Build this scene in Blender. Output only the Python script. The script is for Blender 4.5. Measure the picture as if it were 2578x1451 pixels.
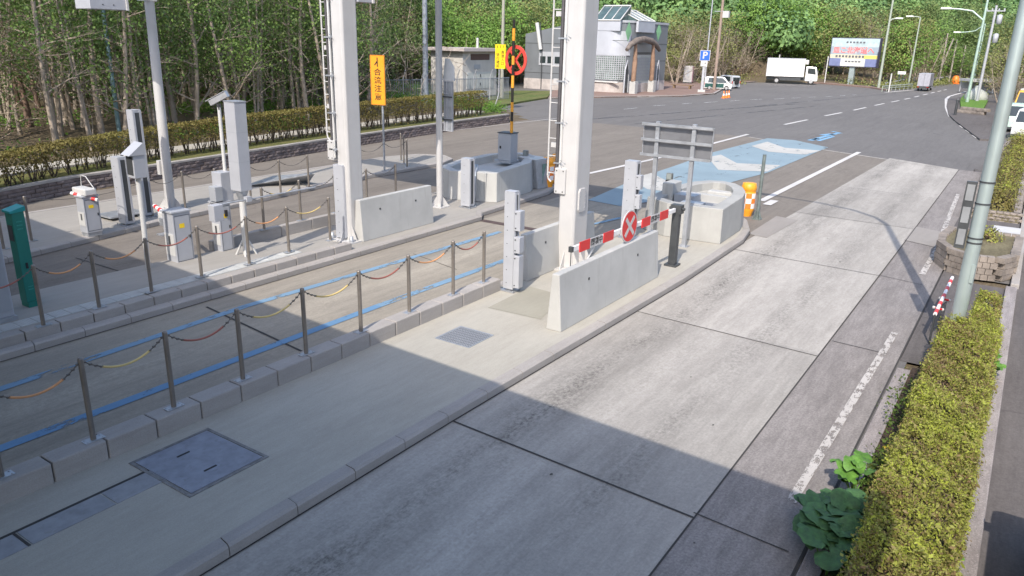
import bpy, math, random
import numpy as np
from mathutils import Vector, Matrix
PI = math.pi
R = math.radians
rnd = random.Random(7)
for o in list(bpy.data.objects): bpy.data.objects.remove(o)
scene = bpy.context.scene
COL = scene.collection

# ---------------- camera ----------------
# x runs across the toll lanes, y along them (driving direction), z up, metres
FW, FH, FPX = 2578.0, 1451.0, 1913.7
PITCH, ROLL, YAW, CH = 0.31532, 0.02443, 0.58767, 5.5
fh = Vector((-math.sin(YAW), math.cos(YAW), 0)); rt = Vector((math.cos(YAW), math.sin(YAW), 0))
fwd = fh * math.cos(PITCH) - Vector((0, 0, math.sin(PITCH))); up0 = rt.cross(fwd)
cr = rt * math.cos(ROLL) + up0 * math.sin(ROLL); cu = up0 * math.cos(ROLL) - rt * math.sin(ROLL)
cam_d = bpy.data.cameras.new('camera'); cam = bpy.data.objects.new('camera', cam_d); COL.objects.link(cam)
cam_d.sensor_width = 36.0; cam_d.lens = FPX / FW * 36.0; cam_d.clip_start = 0.1; cam_d.clip_end = 3000
cam.matrix_world = Matrix((( cr.x, cu.x, -fwd.x, 0), (cr.y, cu.y, -fwd.y, 0), (cr.z, cu.z, -fwd.z, CH), (0, 0, 0, 1)))
scene.camera = cam

def ray(px, py):
    return fwd + cr * ((px - FW / 2) / FPX) - cu * ((py - FH / 2) / FPX)
def at(px, py, z=0.0):                      # survey: the point at height z seen at a photo pixel
    d = ray(px, py); t = (z - CH) / d.z
    return Vector((d.x * t, d.y * t, z))
def hz(b, px, py):                          # height above b of the photo pixel, on the vertical through b
    d = ray(px, py); t = (d.x * b.x + d.y * b.y) / (d.x ** 2 + d.y ** 2)
    return CH + d.z * t - b.z
def on_y(px, py, Y):
    d = ray(px, py); t = Y / d.y
    return Vector((d.x * t, Y, CH + d.z * t))
def on_x(px, py, X):
    d = ray(px, py); t = X / d.x
    return Vector((X, d.y * t, CH + d.z * t))
def pix(p):
    q = Vector(p) - Vector((0, 0, CH)); z = q.dot(fwd)
    return FW / 2 + FPX * q.dot(cr) / z, FH / 2 - FPX * q.dot(cu) / z

# ---------------- light ----------------
SUN_AZ = math.atan2(0.255, -0.967)            # direction to the sun, from +y towards +x
SUN_EL = R(44)
wd = bpy.data.worlds.new('World'); scene.world = wd; wd.use_nodes = True
wn = wd.node_tree.nodes; bg = wn['Background']
sky = wn.new('ShaderNodeTexSky'); sky.sky_type = 'NISHITA'; sky.sun_disc = False
sky.sun_elevation = SUN_EL; sky.sun_rotation = SUN_AZ; sky.air_density = 1.0; sky.dust_density = 1.8; sky.ozone_density = 1.0
wd.node_tree.links.new(sky.outputs[0], bg.inputs[0]); bg.inputs[1].default_value = 0.15
sl = bpy.data.lights.new('sun', 'SUN'); sl.energy = 2.55; sl.angle = R(0.45); sl.color = (1.0, 0.915, 0.81)
so = bpy.data.objects.new('sun', sl); COL.objects.link(so); so.location = (0, -20, 40)
sd = Vector((math.sin(SUN_AZ) * math.cos(SUN_EL), math.cos(SUN_AZ) * math.cos(SUN_EL), math.sin(SUN_EL)))
so.rotation_euler = sd.to_track_quat('Z', 'Y').to_euler()
vs = scene.view_settings; vs.view_transform = 'Standard'; vs.look = 'None'; vs.exposure = 0.95; vs.gamma = 1.0

# ---------------- materials ----------------
MATS = {}
def _mix(nt, a, b, fac, mode='MIX'):
    m = nt.nodes.new('ShaderNodeMix'); m.data_type = 'RGBA'; m.blend_type = mode
    for s, v in ((m.inputs[6], a), (m.inputs[7], b), (m.inputs[0], fac)):
        if hasattr(v, 'links'): nt.links.new(v, s)
        elif isinstance(v, (tuple, list)): s.default_value = (*v[:3], 1)
        else: s.default_value = v
    return m.outputs[2]
def _math(nt, op, a, b=None, c=None, clamp=False):
    m = nt.nodes.new('ShaderNodeMath'); m.operation = op; m.use_clamp = clamp
    for i, v in enumerate((a, b, c)):
        if v is None: continue
        if hasattr(v, 'links'): nt.links.new(v, m.inputs[i])
        else: m.inputs[i].default_value = v
    return m.outputs[0]
def _noise(nt, vec, scale, detail=4, stretch=(1, 1, 1), rough=0.6, off=0.0):
    mp = nt.nodes.new('ShaderNodeMapping'); mp.inputs['Scale'].default_value = stretch; mp.inputs['Location'].default_value = (off, off * 1.7, off * .3)
    nt.links.new(vec, mp.inputs[0])
    n = nt.nodes.new('ShaderNodeTexNoise'); n.inputs['Scale'].default_value = scale; n.inputs['Detail'].default_value = detail; n.inputs['Roughness'].default_value = rough
    nt.links.new(mp.outputs[0], n.inputs['Vector'])
    return n.outputs[0]
def _ramp(nt, f, lo, hi, a=0.0, b=1.0):
    m = nt.nodes.new('ShaderNodeMapRange'); m.inputs[1].default_value = lo; m.inputs[2].default_value = hi; m.inputs[3].default_value = a; m.inputs[4].default_value = b
    nt.links.new(f, m.inputs[0]); return m.outputs[0]
def base_mat(name, rough=0.5, metal=0.0, spec=0.5):
    m = bpy.data.materials.new(name); m.use_nodes = True
    nt = m.node_tree; p = nt.nodes['Principled BSDF']
    p.inputs['Roughness'].default_value = rough; p.inputs['Metallic'].default_value = metal; p.inputs['Specular IOR Level'].default_value = spec
    return m, nt, p
def bump(nt, p, f, dist, strength=1.0):
    b = nt.nodes.new('ShaderNodeBump'); b.inputs['Distance'].default_value = dist; b.inputs['Strength'].default_value = strength
    nt.links.new(f, b.inputs['Height']); nt.links.new(b.outputs[0], p.inputs['Normal'])
def M(name, col=(0.5, 0.5, 0.5), rough=0.5, metal=0.0, var=0.12, scale=3.0, dirt=0.0, dirtcol=(0.12, 0.10, 0.08), bmp=0.0, spec=0.5, streak=False):
    """painted or metal part: slight mottling, optional dirt patches"""
    if name in MATS: return MATS[name]
    m, nt, p = base_mat(name, rough, metal, spec)
    tc = nt.nodes.new('ShaderNodeTexCoord'); v = tc.outputs['Object']
    n1 = _noise(nt, v, scale, 5)
    c = _mix(nt, tuple(x * (1 - var) for x in col), tuple(min(1, x * (1 + var)) for x in col), _ramp(nt, n1, .3, .7))
    if dirt > 0:
        n2 = _noise(nt, v, scale * 1.7, 7, (2.2, 2.2, .16) if streak else (1, 1, .35), .75, 3.1)
        c = _mix(nt, c, dirtcol, _ramp(nt, n2, .55, .8, 0, dirt))
    nt.links.new(c, p.inputs['Base Color'])
    r = _ramp(nt, n1, .2, .8, max(.05, rough - .1), min(1, rough + .12)); nt.links.new(r, p.inputs['Roughness'])
    if bmp: bump(nt, p, _noise(nt, v, 60, 3), bmp)
    MATS[name] = m; return m
def G(name, a, b, grain=0.15, gscale=45, big=0.35, streak=0.0, tracks=(), rough=0.9, stains=0.0, stain_col=(.06, .055, .05), speck=0.0, bmp=0.004, cracks=0.0, slab=None):
    """ground surface laid out in world metres: mottling, wear along the lane (y), grain, stains, wheel tracks"""
    if name in MATS: return MATS[name]
    m, nt, p = base_mat(name, rough, 0, .25)
    g = nt.nodes.new('ShaderNodeNewGeometry'); v = g.outputs['Position']
    f = _noise(nt, v, big, 6, (1, .55, 1), .65)
    c = _mix(nt, a, b, _ramp(nt, f, .3, .7))
    if streak:
        s = _noise(nt, v, 2.2, 5, (1, .06, 1), .7, 9.0)
        c = _mix(nt, c, tuple(x * .55 for x in a), _ramp(nt, s, .5, .72, 0, streak))
        s2 = _noise(nt, v, 1.6, 5, (1, .08, 1), .7, 4.0)
        c = _mix(nt, c, tuple(min(1, x * 1.3) for x in b), _ramp(nt, s2, .52, .74, 0, streak))
    sx = nt.nodes.new('ShaderNodeSeparateXYZ'); nt.links.new(v, sx.inputs[0])
    for (x0, w, amt) in tracks:
        d = _math(nt, 'ABSOLUTE', _math(nt, 'SUBTRACT', sx.outputs[0], x0))
        prof = _ramp(nt, d, 0, w, 1, 0); pn = _noise(nt, v, 1.1, 7, (1, .35, 1), .78, x0)
        fn = _noise(nt, v, 16, 4, (1, .7, 1), .75, x0 + 3)
        fac = _math(nt, 'MULTIPLY', _math(nt, 'MULTIPLY', prof, _ramp(nt, pn, .36, .62, 0, abs(amt))), _ramp(nt, fn, .42, .60, .25, 1.15), clamp=True)
        c = _mix(nt, c, tuple(x * .42 for x in a) if amt > 0 else tuple(min(1, x * 1.45) for x in b), fac)
    if stains:
        s3 = _noise(nt, v, .9, 8, (1, .8, 1), .8, 17.0)
        c = _mix(nt, c, stain_col, _ramp(nt, s3, .58, .74, 0, stains))
    gn = _noise(nt, v, gscale, 3, (1, 1, 1), .7, 1.0)
    mid = _noise(nt, v, 7, 5, (1, .16, 1), .8, 5.0)
    c = _mix(nt, c, tuple(x * .72 for x in a), _ramp(nt, mid, .5, .72, 0, min(.7, grain * 2.6)))
    c = _mix(nt, c, tuple(min(1, x * 1.22) for x in b), _ramp(nt, mid, .5, .3, 0, min(.7, grain * 2.6)))
    if slab:
        wn_ = nt.nodes.new('ShaderNodeTexWhiteNoise'); wn_.noise_dimensions = '1D'; nt.links.new(_math(nt, 'FLOOR', _math(nt, 'DIVIDE', _math(nt, 'SUBTRACT', sx.outputs[1], slab[0]), slab[1])), wn_.inputs['W'])
        c = _mix(nt, tuple([.0] * 3), c, _ramp(nt, wn_.outputs[0], 0, 1, .86, 1.0))
    hsv = nt.nodes.new('ShaderNodeHueSaturation'); nt.links.new(c, hsv.inputs['Color'])
    nt.links.new(_ramp(nt, gn, .25, .75, 1 - grain, 1 + grain), hsv.inputs['Value']); c = hsv.outputs[0]
    if speck:
        vo = nt.nodes.new('ShaderNodeTexVoronoi'); vo.inputs['Scale'].default_value = 28; nt.links.new(v, vo.inputs[0])
        c = _mix(nt, c, tuple(min(1, x * 1.7) for x in b), _ramp(nt, vo.outputs['Distance'], .0, .28, speck, 0))
    if cracks:
        vo = nt.nodes.new('ShaderNodeTexVoronoi'); vo.feature = 'DISTANCE_TO_EDGE'; vo.inputs['Scale'].default_value = .12
        wv = nt.nodes.new('ShaderNodeVectorMath'); wv.operation = 'ADD'; nt.links.new(v, wv.inputs[0])
        cn = nt.nodes.new('ShaderNodeTexNoise'); cn.inputs['Scale'].default_value = .5; cn.inputs['Detail'].default_value = 6; nt.links.new(v, cn.inputs[0])
        sc = nt.nodes.new('ShaderNodeVectorMath'); sc.operation = 'SCALE'; sc.inputs[3].default_value = 3.0; nt.links.new(cn.outputs['Color'], sc.inputs[0]); nt.links.new(sc.outputs[0], wv.inputs[1])
        nt.links.new(wv.outputs[0], vo.inputs[0])
        c = _mix(nt, c, tuple(x * .35 for x in a), _ramp(nt, vo.outputs['Distance'], 0, .006, cracks, 0))
    nt.links.new(c, p.inputs['Base Color'])
    if bmp: bump(nt, p, gn, bmp)
    MATS[name] = m; return m
def LEAF(name, cols, rough=0.55, trans=0.35, nsc=.35, isl=.45):
    """foliage: every leaf (mesh island) takes its own tone; thin, so some light passes through"""
    if name in MATS: return MATS[name]
    m, nt, p = base_mat(name, rough, 0, .3)
    g = nt.nodes.new('ShaderNodeNewGeometry'); oi = nt.nodes.new('ShaderNodeObjectInfo')
    cr_ = nt.nodes.new('ShaderNodeValToRGB'); el = cr_.color_ramp.elements
    el[0].color = (*cols[0], 1); el[1].color = (*cols[-1], 1); el[1].position = 1.0
    for i, cc in enumerate(cols[1:-1]):
        e = el.new((i + 1) / (len(cols) - 1)); e.color = (*cc, 1)
    n = _noise(nt, g.outputs['Position'], nsc, 3)
    f = _math(nt, 'ADD', _math(nt, 'MULTIPLY', g.outputs['Random Per Island'], isl), _math(nt, 'MULTIPLY', _ramp(nt, n, .3, .7), .85 - isl))
    f = _math(nt, 'ADD', f, _math(nt, 'MULTIPLY', oi.outputs['Random'], .2), clamp=True)
    nt.links.new(f, cr_.inputs[0]); nt.links.new(cr_.outputs[0], p.inputs['Base Color'])
    t = nt.nodes.new('ShaderNodeBsdfTranslucent'); nt.links.new(cr_.outputs[0], t.inputs[0])
    mx = nt.nodes.new('ShaderNodeMixShader'); mx.inputs[0].default_value = trans
    nt.links.new(p.outputs[0], mx.inputs[1]); nt.links.new(t.outputs[0], mx.inputs[2]); nt.links.new(mx.outputs[0], nt.nodes['Material Output'].inputs[0])
    MATS[name] = m; return m

# ---------------- mesh helpers ----------------
class MB:
    def __init__(s): s.v = []; s.f = []; s.m = []; s.mi = 0; s.smooth = []
    def add(s, vs_, fs, sm=False):
        o = len(s.v); s.v.extend(vs_)
        for f in fs: s.f.append(tuple(o + i for i in f)); s.m.append(s.mi); s.smooth.append(sm)
        return s
    def box(s, x0, x1, y0, y1, z0, z1, rz=0.0, c=None):
        vs_ = [Vector((x, y, z)) for z in (z0, z1) for x, y in ((x0, y0), (x1, y0), (x1, y1), (x0, y1))]
        if rz:
            c = Vector(c) if c else Vector(((x0 + x1) / 2, (y0 + y1) / 2, 0)); q = Matrix.Rotation(rz, 3, 'Z')
            c.z = 0; vs_ = [q @ (p - c) + c for p in vs_]
        return s.add([tuple(p) for p in vs_], [(3, 2, 1, 0), (4, 5, 6, 7), (0, 1, 5, 4), (1, 2, 6, 5), (2, 3, 7, 6), (3, 0, 4, 7)])
    def cbox(s, c, d, rot=None):             # centre, full size, optional rotation matrix
        vs_ = [Vector((sx * d[0] / 2, sy * d[1] / 2, sz * d[2] / 2)) for sz in (-1, 1) for sx, sy in ((-1, -1), (1, -1), (1, 1), (-1, 1))]
        if rot is not None: vs_ = [rot @ p for p in vs_]
        c = Vector(c)
        return s.add([tuple(p + c) for p in vs_], [(3, 2, 1, 0), (4, 5, 6, 7), (0, 1, 5, 4), (1, 2, 6, 5), (2, 3, 7, 6), (3, 0, 4, 7)])
    def prism(s, poly, z0, z1, top=None):    # ccw polygon, optional different top polygon
        n = len(poly); tp = top or poly
        vs_ = [(p[0], p[1], z0) for p in poly] + [(p[0], p[1], z1) for p in tp]
        return s.add(vs_, [tuple(range(n - 1, -1, -1)), tuple(range(n, 2 * n))] + [(i, (i + 1) % n, n + (i + 1) % n, n + i) for i in range(n)])
    def sheet(s, poly, z):
        return s.add([(p[0], p[1], z) for p in poly], [tuple(range(len(poly)))])
    def extr_y(s, prof, y0, y1):             # profile in x,z (ccw seen from -y) pushed along y
        n = len(prof)
        return s.add([(p[0], y0, p[1]) for p in prof] + [(p[0], y1, p[1]) for p in prof],
                     [tuple(range(n)), tuple(range(2 * n - 1, n - 1, -1))] + [(n + i, n + (i + 1) % n, (i + 1) % n, i) for i in range(n)])
    def tube(s, pts, rad, n=8, caps=True):
        pts = [Vector(p) for p in pts]
        if not hasattr(rad, '__len__'): rad = [rad] * len(pts)
        vs_ = []; ref = None
        for i, p in enumerate(pts):
            t = (pts[min(i + 1, len(pts) - 1)] - pts[max(i - 1, 0)]).normalized()
            if ref is None: ref = Vector((1, 0, 0)) if abs(t.x) < .9 else Vector((0, 1, 0))
            a = (ref - t * ref.dot(t)).normalized(); ref = a; b = t.cross(a)
            for k in range(n):
                w = 2 * PI * k / n; vs_.append(tuple(p + (a * math.cos(w) + b * math.sin(w)) * rad[i]))
        fs = [(i * n + k, i * n + (k + 1) % n, (i + 1) * n + (k + 1) % n, (i + 1) * n + k) for i in range(len(pts) - 1) for k in range(n)]
        s.add(vs_, fs, True)
        if caps:
            o = len(vs_); s.add([vs_[k] for k in range(n)], [tuple(range(n - 1, -1, -1))]); s.add(vs_[-n:], [tuple(range(n))])
        return s
    def lathe(s, prof, n=20, c=(0, 0)):      # prof: list of (radius, z)
        vs_ = [(c[0] + r * math.cos(2 * PI * k / n), c[1] + r * math.sin(2 * PI * k / n), z) for r, z in prof for k in range(n)]
        fs = [(i * n + k, i * n + (k + 1) % n, (i + 1) * n + (k + 1) % n, (i + 1) * n + k) for i in range(len(prof) - 1) for k in range(n)]
        s.add(vs_, fs, True)
        s.add(vs_[-n:], [tuple(range(n))]); s.add(vs_[:n], [tuple(range(n - 1, -1, -1))]); return s
def np_mesh(name, V, F):
    me = bpy.data.meshes.new(name); k = F.shape[1]
    me.vertices.add(len(V)); me.vertices.foreach_set('co', V.astype(np.float32).ravel())
    me.loops.add(F.size); me.loops.foreach_set('vertex_index', F.astype(np.int32).ravel())
    me.polygons.add(len(F)); me.polygons.foreach_set('loop_start', np.arange(0, F.size, k, dtype=np.int32)); me.polygons.foreach_set('loop_total', np.full(len(F), k, dtype=np.int32))
    me.update(calc_edges=True); return me
def tag(o, label=None, cat=None, group=None, kind=None):
    if label: o['label'] = label
    if cat: o['category'] = cat
    if group: o['group'] = group
    if kind: o['kind'] = kind
    return o
def obj(name, mb, mat, parent=None, loc=None, rz=0.0, bevel=0.0, rot=None):
    if isinstance(mb, MB):
        me = bpy.data.meshes.new(name); me.from_pydata([tuple(v) for v in mb.v], [], mb.f)
        for i, p in enumerate(me.polygons): p.material_index = mb.m[i]; p.use_smooth = mb.smooth[i]
        me.update()
    else: me = mb
    me.materials.clear()
    for mm in (mat if isinstance(mat, (list, tuple)) else [mat]): me.materials.append(mm)
    o = bpy.data.objects.new(name, me); COL.objects.link(o)
    if parent: o.parent = parent
    if loc is not None: o.location = loc
    if rz: o.rotation_euler = (0, 0, rz)
    if rot is not None: o.rotation_euler = rot
    if bevel:
        b = o.modifiers.new('bevel', 'BEVEL'); b.width = bevel; b.segments = 2; b.limit_method = 'ANGLE'; b.angle_limit = R(40)
    return o
def thing(name, label, cat, loc=(0, 0, 0), rz=0.0, group=None):
    o = bpy.data.objects.new(name, None); COL.objects.link(o); o.location = loc; o.rotation_euler = (0, 0, rz); o.empty_display_size = .3
    return tag(o, label, cat, group)
def struct(name, mb, mat, bevel=0.0):
    return tag(obj(name, mb, mat, bevel=bevel), kind='structure')
def dup(root, loc, rz=0.0, label=None, scale=None):
    r_ = root.copy(); COL.objects.link(r_); r_.location = loc; r_.rotation_euler = (0, 0, rz)
    if scale: r_.scale = scale if hasattr(scale, '__len__') else (scale,) * 3
    if label: r_['label'] = label
    for ch in root.children:
        c = ch.copy(); COL.objects.link(c); c.parent = r_
        for g in ch.children:
            d = g.copy(); COL.objects.link(d); d.parent = c
    return r_
ORD = ['first', 'second', 'third', 'fourth', 'fifth', 'sixth', 'seventh', 'eighth', 'ninth', 'tenth', 'eleventh', 'twelfth', 'thirteenth', 'fourteenth', 'fifteenth', 'sixteenth', 'seventeenth', 'eighteenth', 'nineteenth']
TENS = {2: ('twenty', 'twentieth'), 3: ('thirty', 'thirtieth'), 4: ('forty', 'fortieth'), 5: ('fifty', 'fiftieth'), 6: ('sixty', 'sixtieth'), 7: ('seventy', 'seventieth'), 8: ('eighty', 'eightieth'), 9: ('ninety', 'ninetieth')}
def ordn(i):                                 # 1-based
    if i < 20: return ORD[i - 1]
    if i >= 100: return 'hundred-and-' + ordn(i - 100) if i > 100 else 'hundredth'
    t, u = divmod(i, 10); return TENS[t][1] if u == 0 else TENS[t][0] + '-' + ORD[u - 1]
def text(name, s, size, mat, parent, loc, rot=(PI / 2, 0, 0), depth=0.002, sx=1.0, bold=0.0):
    cu_ = bpy.data.curves.new(name, 'FONT'); cu_.body = s; cu_.size = size; cu_.align_x = 'CENTER'; cu_.align_y = 'CENTER'; cu_.extrude = depth; cu_.offset = bold
    t = bpy.data.objects.new(name, cu_); COL.objects.link(t)
    bpy.context.view_layer.update(); dg = bpy.context.evaluated_depsgraph_get()
    me = bpy.data.meshes.new_from_object(t.evaluated_get(dg)); bpy.data.objects.remove(t)
    me.materials.clear(); me.materials.append(mat)
    o = bpy.data.objects.new(name, me); COL.objects.link(o); o.parent = parent; o.location = loc; o.rotation_euler = rot; o.scale = (sx, 1, 1)
    return o

white = M('white_paint', (.50, .495, .49), .42, 0, .07, 1.2, .5, (.34, .31, .27), streak=True)
white_old = M('weathered_white_paint', (.55, .55, .54), .5, 0, .07, 2, .45, (.36, .33, .3))
galv = M('galvanised_steel', (.42, .44, .47), .42, .55, .14, 5)
galv_l = M('light_grey_painted_steel', (.42, .435, .47), .4, .1, .07, 2, .2, (.3, .3, .3))
grey_box = M('mid_grey_painted_steel', (.36, .38, .41), .45, .1, .06, 2, .2, (.2, .2, .2))
dark = M('black_rubber', (.02, .02, .022), .6, 0, .2)
dkgrey = M('dark_grey_metal', (.07, .075, .08), .45, .3, .15)
steel = M('brushed_stainless_steel', (.24, .215, .19), .35, .45, .12, 8)
glass = M('dark_glass', (.03, .04, .045), .08, 0, .1, 2, spec=.9)
red = M('red_paint', (.62, .03, .03), .4, 0, .08)
orange = M('orange_plastic', (.85, .22, .03), .45, 0, .08)
amber = M('amber_plastic', (.86, .36, .03), .4, 0, .06)
yellow = M('orange_sign_face', (.82, .33, .02), .4, 0, .04)
yellow2 = M('bright_yellow_sign_face', (.88, .62, .02), .4, 0, .04)
ink = M('black_lettering', (.02, .018, .015), .5)
conc = M('precast_concrete', (.50, .50, .49), .85, 0, .1, 2.5, .45, (.28, .27, .25), .003)
conc_w = M('white_painted_concrete', (.44, .44, .425), .8, 0, .09, 1.5, .7, (.27, .255, .23), .003, streak=True)
wood = M('weathered_timber', (.22, .15, .09), .8, 0, .25, 4)
blue_sign = M('blue_sign_face', (.02, .12, .5), .4, 0, .05)
# ================= setting: terrain, pavements, kerbs, markings =================
def P2(px, py, z=0.0): p = at(px, py, z); return (p.x, p.y)
def lerp_tab(tab, y):
    if y <= tab[0][0]: return tab[0][1]
    for (a, b), (c, d) in zip(tab, tab[1:]):
        if y <= c: return b + (d - b) * (y - a) / (c - a)
    return tab[-1][1]
LEFT = [(-30, -27.6), (10, -27.9), (18, -29.2), (30, -30.6), (47, -31.2), (52, -36), (60, -50), (76, -64), (112, -66), (118, -44), (127, -38), (133, -30), (136, -22.5), (170, -20.5), (260, -20)]
RIGHT = [(-30, 14), (60, 14), (76, 8), (95, 3), (120, -3), (140, -6), (170, -7), (260, -7)]
def side_d(x, y):
    l = lerp_tab(LEFT, y) - x; r = x - lerp_tab(RIGHT, y)
    return max(l, 0), max(r, 0)
def terrain(x, y):
    l, r = side_d(x, y); b = max(0, y - 205)
    near = y < 60
    def up(d, base, s1, d1, s2): return (base * min(1, d / .6) + s1 * min(d, d1) + s2 * max(0, d - d1)) if d > 0 else 0
    h = up(l, .56 if near else .25 * max(0, 1), .03 if near else .05, 28 if near else 12, .34)
    if near and y > 44: h *= max(.12, 1 - (y - 44) / 16)
    h = max(h, up(r, .15, .05, 14, .38), up(b, .2, .1, 8, .3))
    h = min(h, 46 + 6 * math.sin(x * .03) + 5 * math.sin(y * .021))
    if l + r + b > 3: h += .25 * math.sin(x * .7 + 1.3 * math.sin(y * .5)) * math.sin(y * .6)
    return h - .06
xs = np.concatenate([np.arange(-420, -80, 10), np.arange(-80, 24, 1.6), np.arange(24, 340, 12)])
ys = np.concatenate([np.arange(-120, -8, 12), np.arange(-8, 210, 1.8), np.arange(210, 620, 12)])
V = np.array([(x, y, terrain(x, y)) for y in ys for x in xs]); nx = len(xs)
F = np.array([(j * nx + i, j * nx + i + 1, (j + 1) * nx + i + 1, (j + 1) * nx + i) for j in range(len(ys) - 1) for i in range(nx - 1)])
m_soil = G('forest_soil_and_leaf_litter', (.115, .085, .06), (.15, .125, .075), .3, 9, .25, 0, stains=.5, stain_col=(.05, .07, .02), bmp=.05)
t = obj('terrain', np_mesh('terrain', V, F), m_soil); tag(t, kind='structure')
for p in t.data.polygons: p.use_smooth = True

m_asph = G('old_road_asphalt', (.135, .128, .124), (.165, .158, .152), .14, 24, .12, .35, stains=.15, cracks=.12)
road = [(-28.2, -25), (-31.0, 30), (-31.6, 46)] + [P2(*p) for p in ((1262, 268), (1377, 249))] + [(-60, 78), (-61, 110), (-42, 118), (-36, 128), (-29, 134)] + [(-21.0, 137), (-19.6, 150), (-18.6, 210), (-8.6, 210), (-8.9, 150)] + [P2(*p) for p in ((2378, 247), (2384, 290), (2400, 318), (2452, 352))] + [(-1.15, 50), (-1.1, 42), (-1.1, -25)]
struct('road', MB().sheet(road[::-1], -.004), m_asph)
struct('pavement', MB().sheet([(-1.3, 22), (7, 22), (7, 74), (-1, 110), (-8.7, 150), (-12, 150), (-12, 44), (-1.3, 42)], -.012), m_asph)
m_toll = G('toll_apron_pavement', (.17, .15, .13), (.21, .188, .163), .14, 32, .3, .3, stains=.22, stain_col=(.14, .125, .11), cracks=.25, tracks=((-13.1, .5, .35), (-10.6, .5, .35), (-18.0, .5, .4), (-20.0, .5, .4), (-23.5, .5, .3), (-26.0, .45, .35)))
apron = [(-27.5, -25), P2(0, 525), P2(200, 480), P2(430, 440), P2(820, 375), P2(1150, 325), P2(1290, 301), P2(1500, 310), P2(1885, 345), P2(2060, 375), P2(2390, 425), (-1.25, 42.5), (-1.25, -25)]
struct('toll_apron', MB().sheet(apron[::-1], 0), m_toll)
# concrete lane slab on the right and lane slab of the second lane
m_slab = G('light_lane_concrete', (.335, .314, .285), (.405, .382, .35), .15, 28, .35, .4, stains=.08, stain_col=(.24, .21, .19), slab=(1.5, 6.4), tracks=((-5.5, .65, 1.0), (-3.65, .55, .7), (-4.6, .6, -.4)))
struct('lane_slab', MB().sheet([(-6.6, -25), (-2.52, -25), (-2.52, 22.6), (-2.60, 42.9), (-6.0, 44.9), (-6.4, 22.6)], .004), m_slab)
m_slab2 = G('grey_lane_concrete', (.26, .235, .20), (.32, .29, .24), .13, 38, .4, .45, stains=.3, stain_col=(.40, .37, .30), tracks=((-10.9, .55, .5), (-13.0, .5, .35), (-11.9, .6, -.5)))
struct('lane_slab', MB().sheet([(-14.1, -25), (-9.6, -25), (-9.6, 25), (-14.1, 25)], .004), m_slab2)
m_shoulder = G('rough_shoulder_concrete', (.20, .182, .172), (.25, .23, .218), .28, 30, .6, .15, stains=.2, stain_col=(.13, .12, .115), speck=.35)
struct('shoulder', MB().sheet([(-2.50, -25), (-1.25, -25), (-1.25, 42.6), (-2.58, 42.9), (-2.50, 22.6)], .006), m_shoulder)
m_patch = G('pale_repair_concrete', (.26, .24, .22), (.30, .28, .26), .06, 50, .8)
q = MB(); pp = [P2(*p) for p in ((2276, 606), (2304, 571), (2384, 588), (2368, 627))]; q.sheet(pp, .012)
pp = [P2(*p) for p in ((1884, 590), (1955, 545), (2010, 556), (1930, 600))]; q.sheet(pp[::-1], .012); struct('pavement_patch', q, m_patch)
# joints
m_joint = M('dark_joint_sealant', (.045, .042, .04), .9, 0, .2, 2)
q = MB()
def seg(mb, a, b, w, z):
    a = Vector((a[0], a[1], 0)); b = Vector((b[0], b[1], 0)); d = (b - a).normalized(); n = Vector((-d.y, d.x, 0)) * w / 2
    mb.sheet([(a + n)[:2], (a - n)[:2], (b - n)[:2], (b + n)[:2]], z)
for y0, wv in ((1.6, .03), (8.0, .035), (14.25, .022), (20.75, .022), (27.2, .02), (33.7, .02)): seg(q, (-6.5, y0 + .1), (-2.52, y0 - .1), wv, .012)
for a, b in (((-2.51, -20), (-2.51, 12)), ((-2.51, 12), (-2.53, 24)), ((-2.53, 24), (-2.6, 42.8))): seg(q, a, b, .024, .013)
for p_, q_ in (((2095, 860), (2232, 893)), ((1746, 1293), (1985, 1392)), ((2212, 694), (2322, 719)), ((2276, 606), (2368, 627))): seg(q, P2(*p_), P2(*q_), .02, .016)
seg(q, P2(520, 774), P2(764, 888), .05, .012); seg(q, P2(1040, 640), P2(1150, 680), .02, .012); seg(q, P2(190, 650), P2(320, 690), .04, .008)
seg(q, (-1.24, -20), (-1.24, 22), .03, .013)
struct('pavement_joint', q, m_joint)
# metal grating channel across the second lane near the gantry
q = MB()
seg(q, P2(1190, 552), P2(1420, 592), .28, .014); struct('drain_channel', q, M('rusty_channel', (.10, .07, .065), .8, .3, .3, 3))

q = MB(); seg(q, P2(1885, 345.5), P2(2060, 376), .22, .013); seg(q, P2(2060, 376), P2(2390, 426), .22, .013); struct('pavement_edge', q, m_slab)
# ---- paint ----
def paint(name, col, wear, sc=6.0):
    m, nt, p = base_mat(name, .7, 0, .3)
    g = nt.nodes.new('ShaderNodeNewGeometry'); v = g.outputs['Position']
    n = _noise(nt, v, sc, 8, (1, .4, 1), .8); n2 = _noise(nt, v, .5, 4)
    nt.links.new(_mix(nt, tuple(x * .82 for x in col), col, _ramp(nt, n2, .3, .7)), p.inputs['Base Color'])
    tr = nt.nodes.new('ShaderNodeBsdfTransparent'); mx = nt.nodes.new('ShaderNodeMixShader')
    nt.links.new(_ramp(nt, n, wear - .03, wear + .03), mx.inputs[0]); nt.links.new(p.outputs[0], mx.inputs[2]); nt.links.new(tr.outputs[0], mx.inputs[1])
    nt.links.new(mx.outputs[0], nt.nodes['Material Output'].inputs[0]); return m
pw_new = paint('white_road_paint', (.62, .60, .58), .34); pw_old = paint('worn_white_road_paint', (.52, .49, .46), .465, 11)
pw_faint = paint('faded_white_road_paint', (.55, .55, .55), .47); pb = paint('blue_road_paint', (.14, .27, .43), .40, 3)
pb_l = paint('pale_blue_road_paint', (.25, .33, .375), .37, 1.4); pb_w = paint('worn_blue_road_paint', (.19, .31, .43), .44, 2.5)
q = MB()
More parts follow.
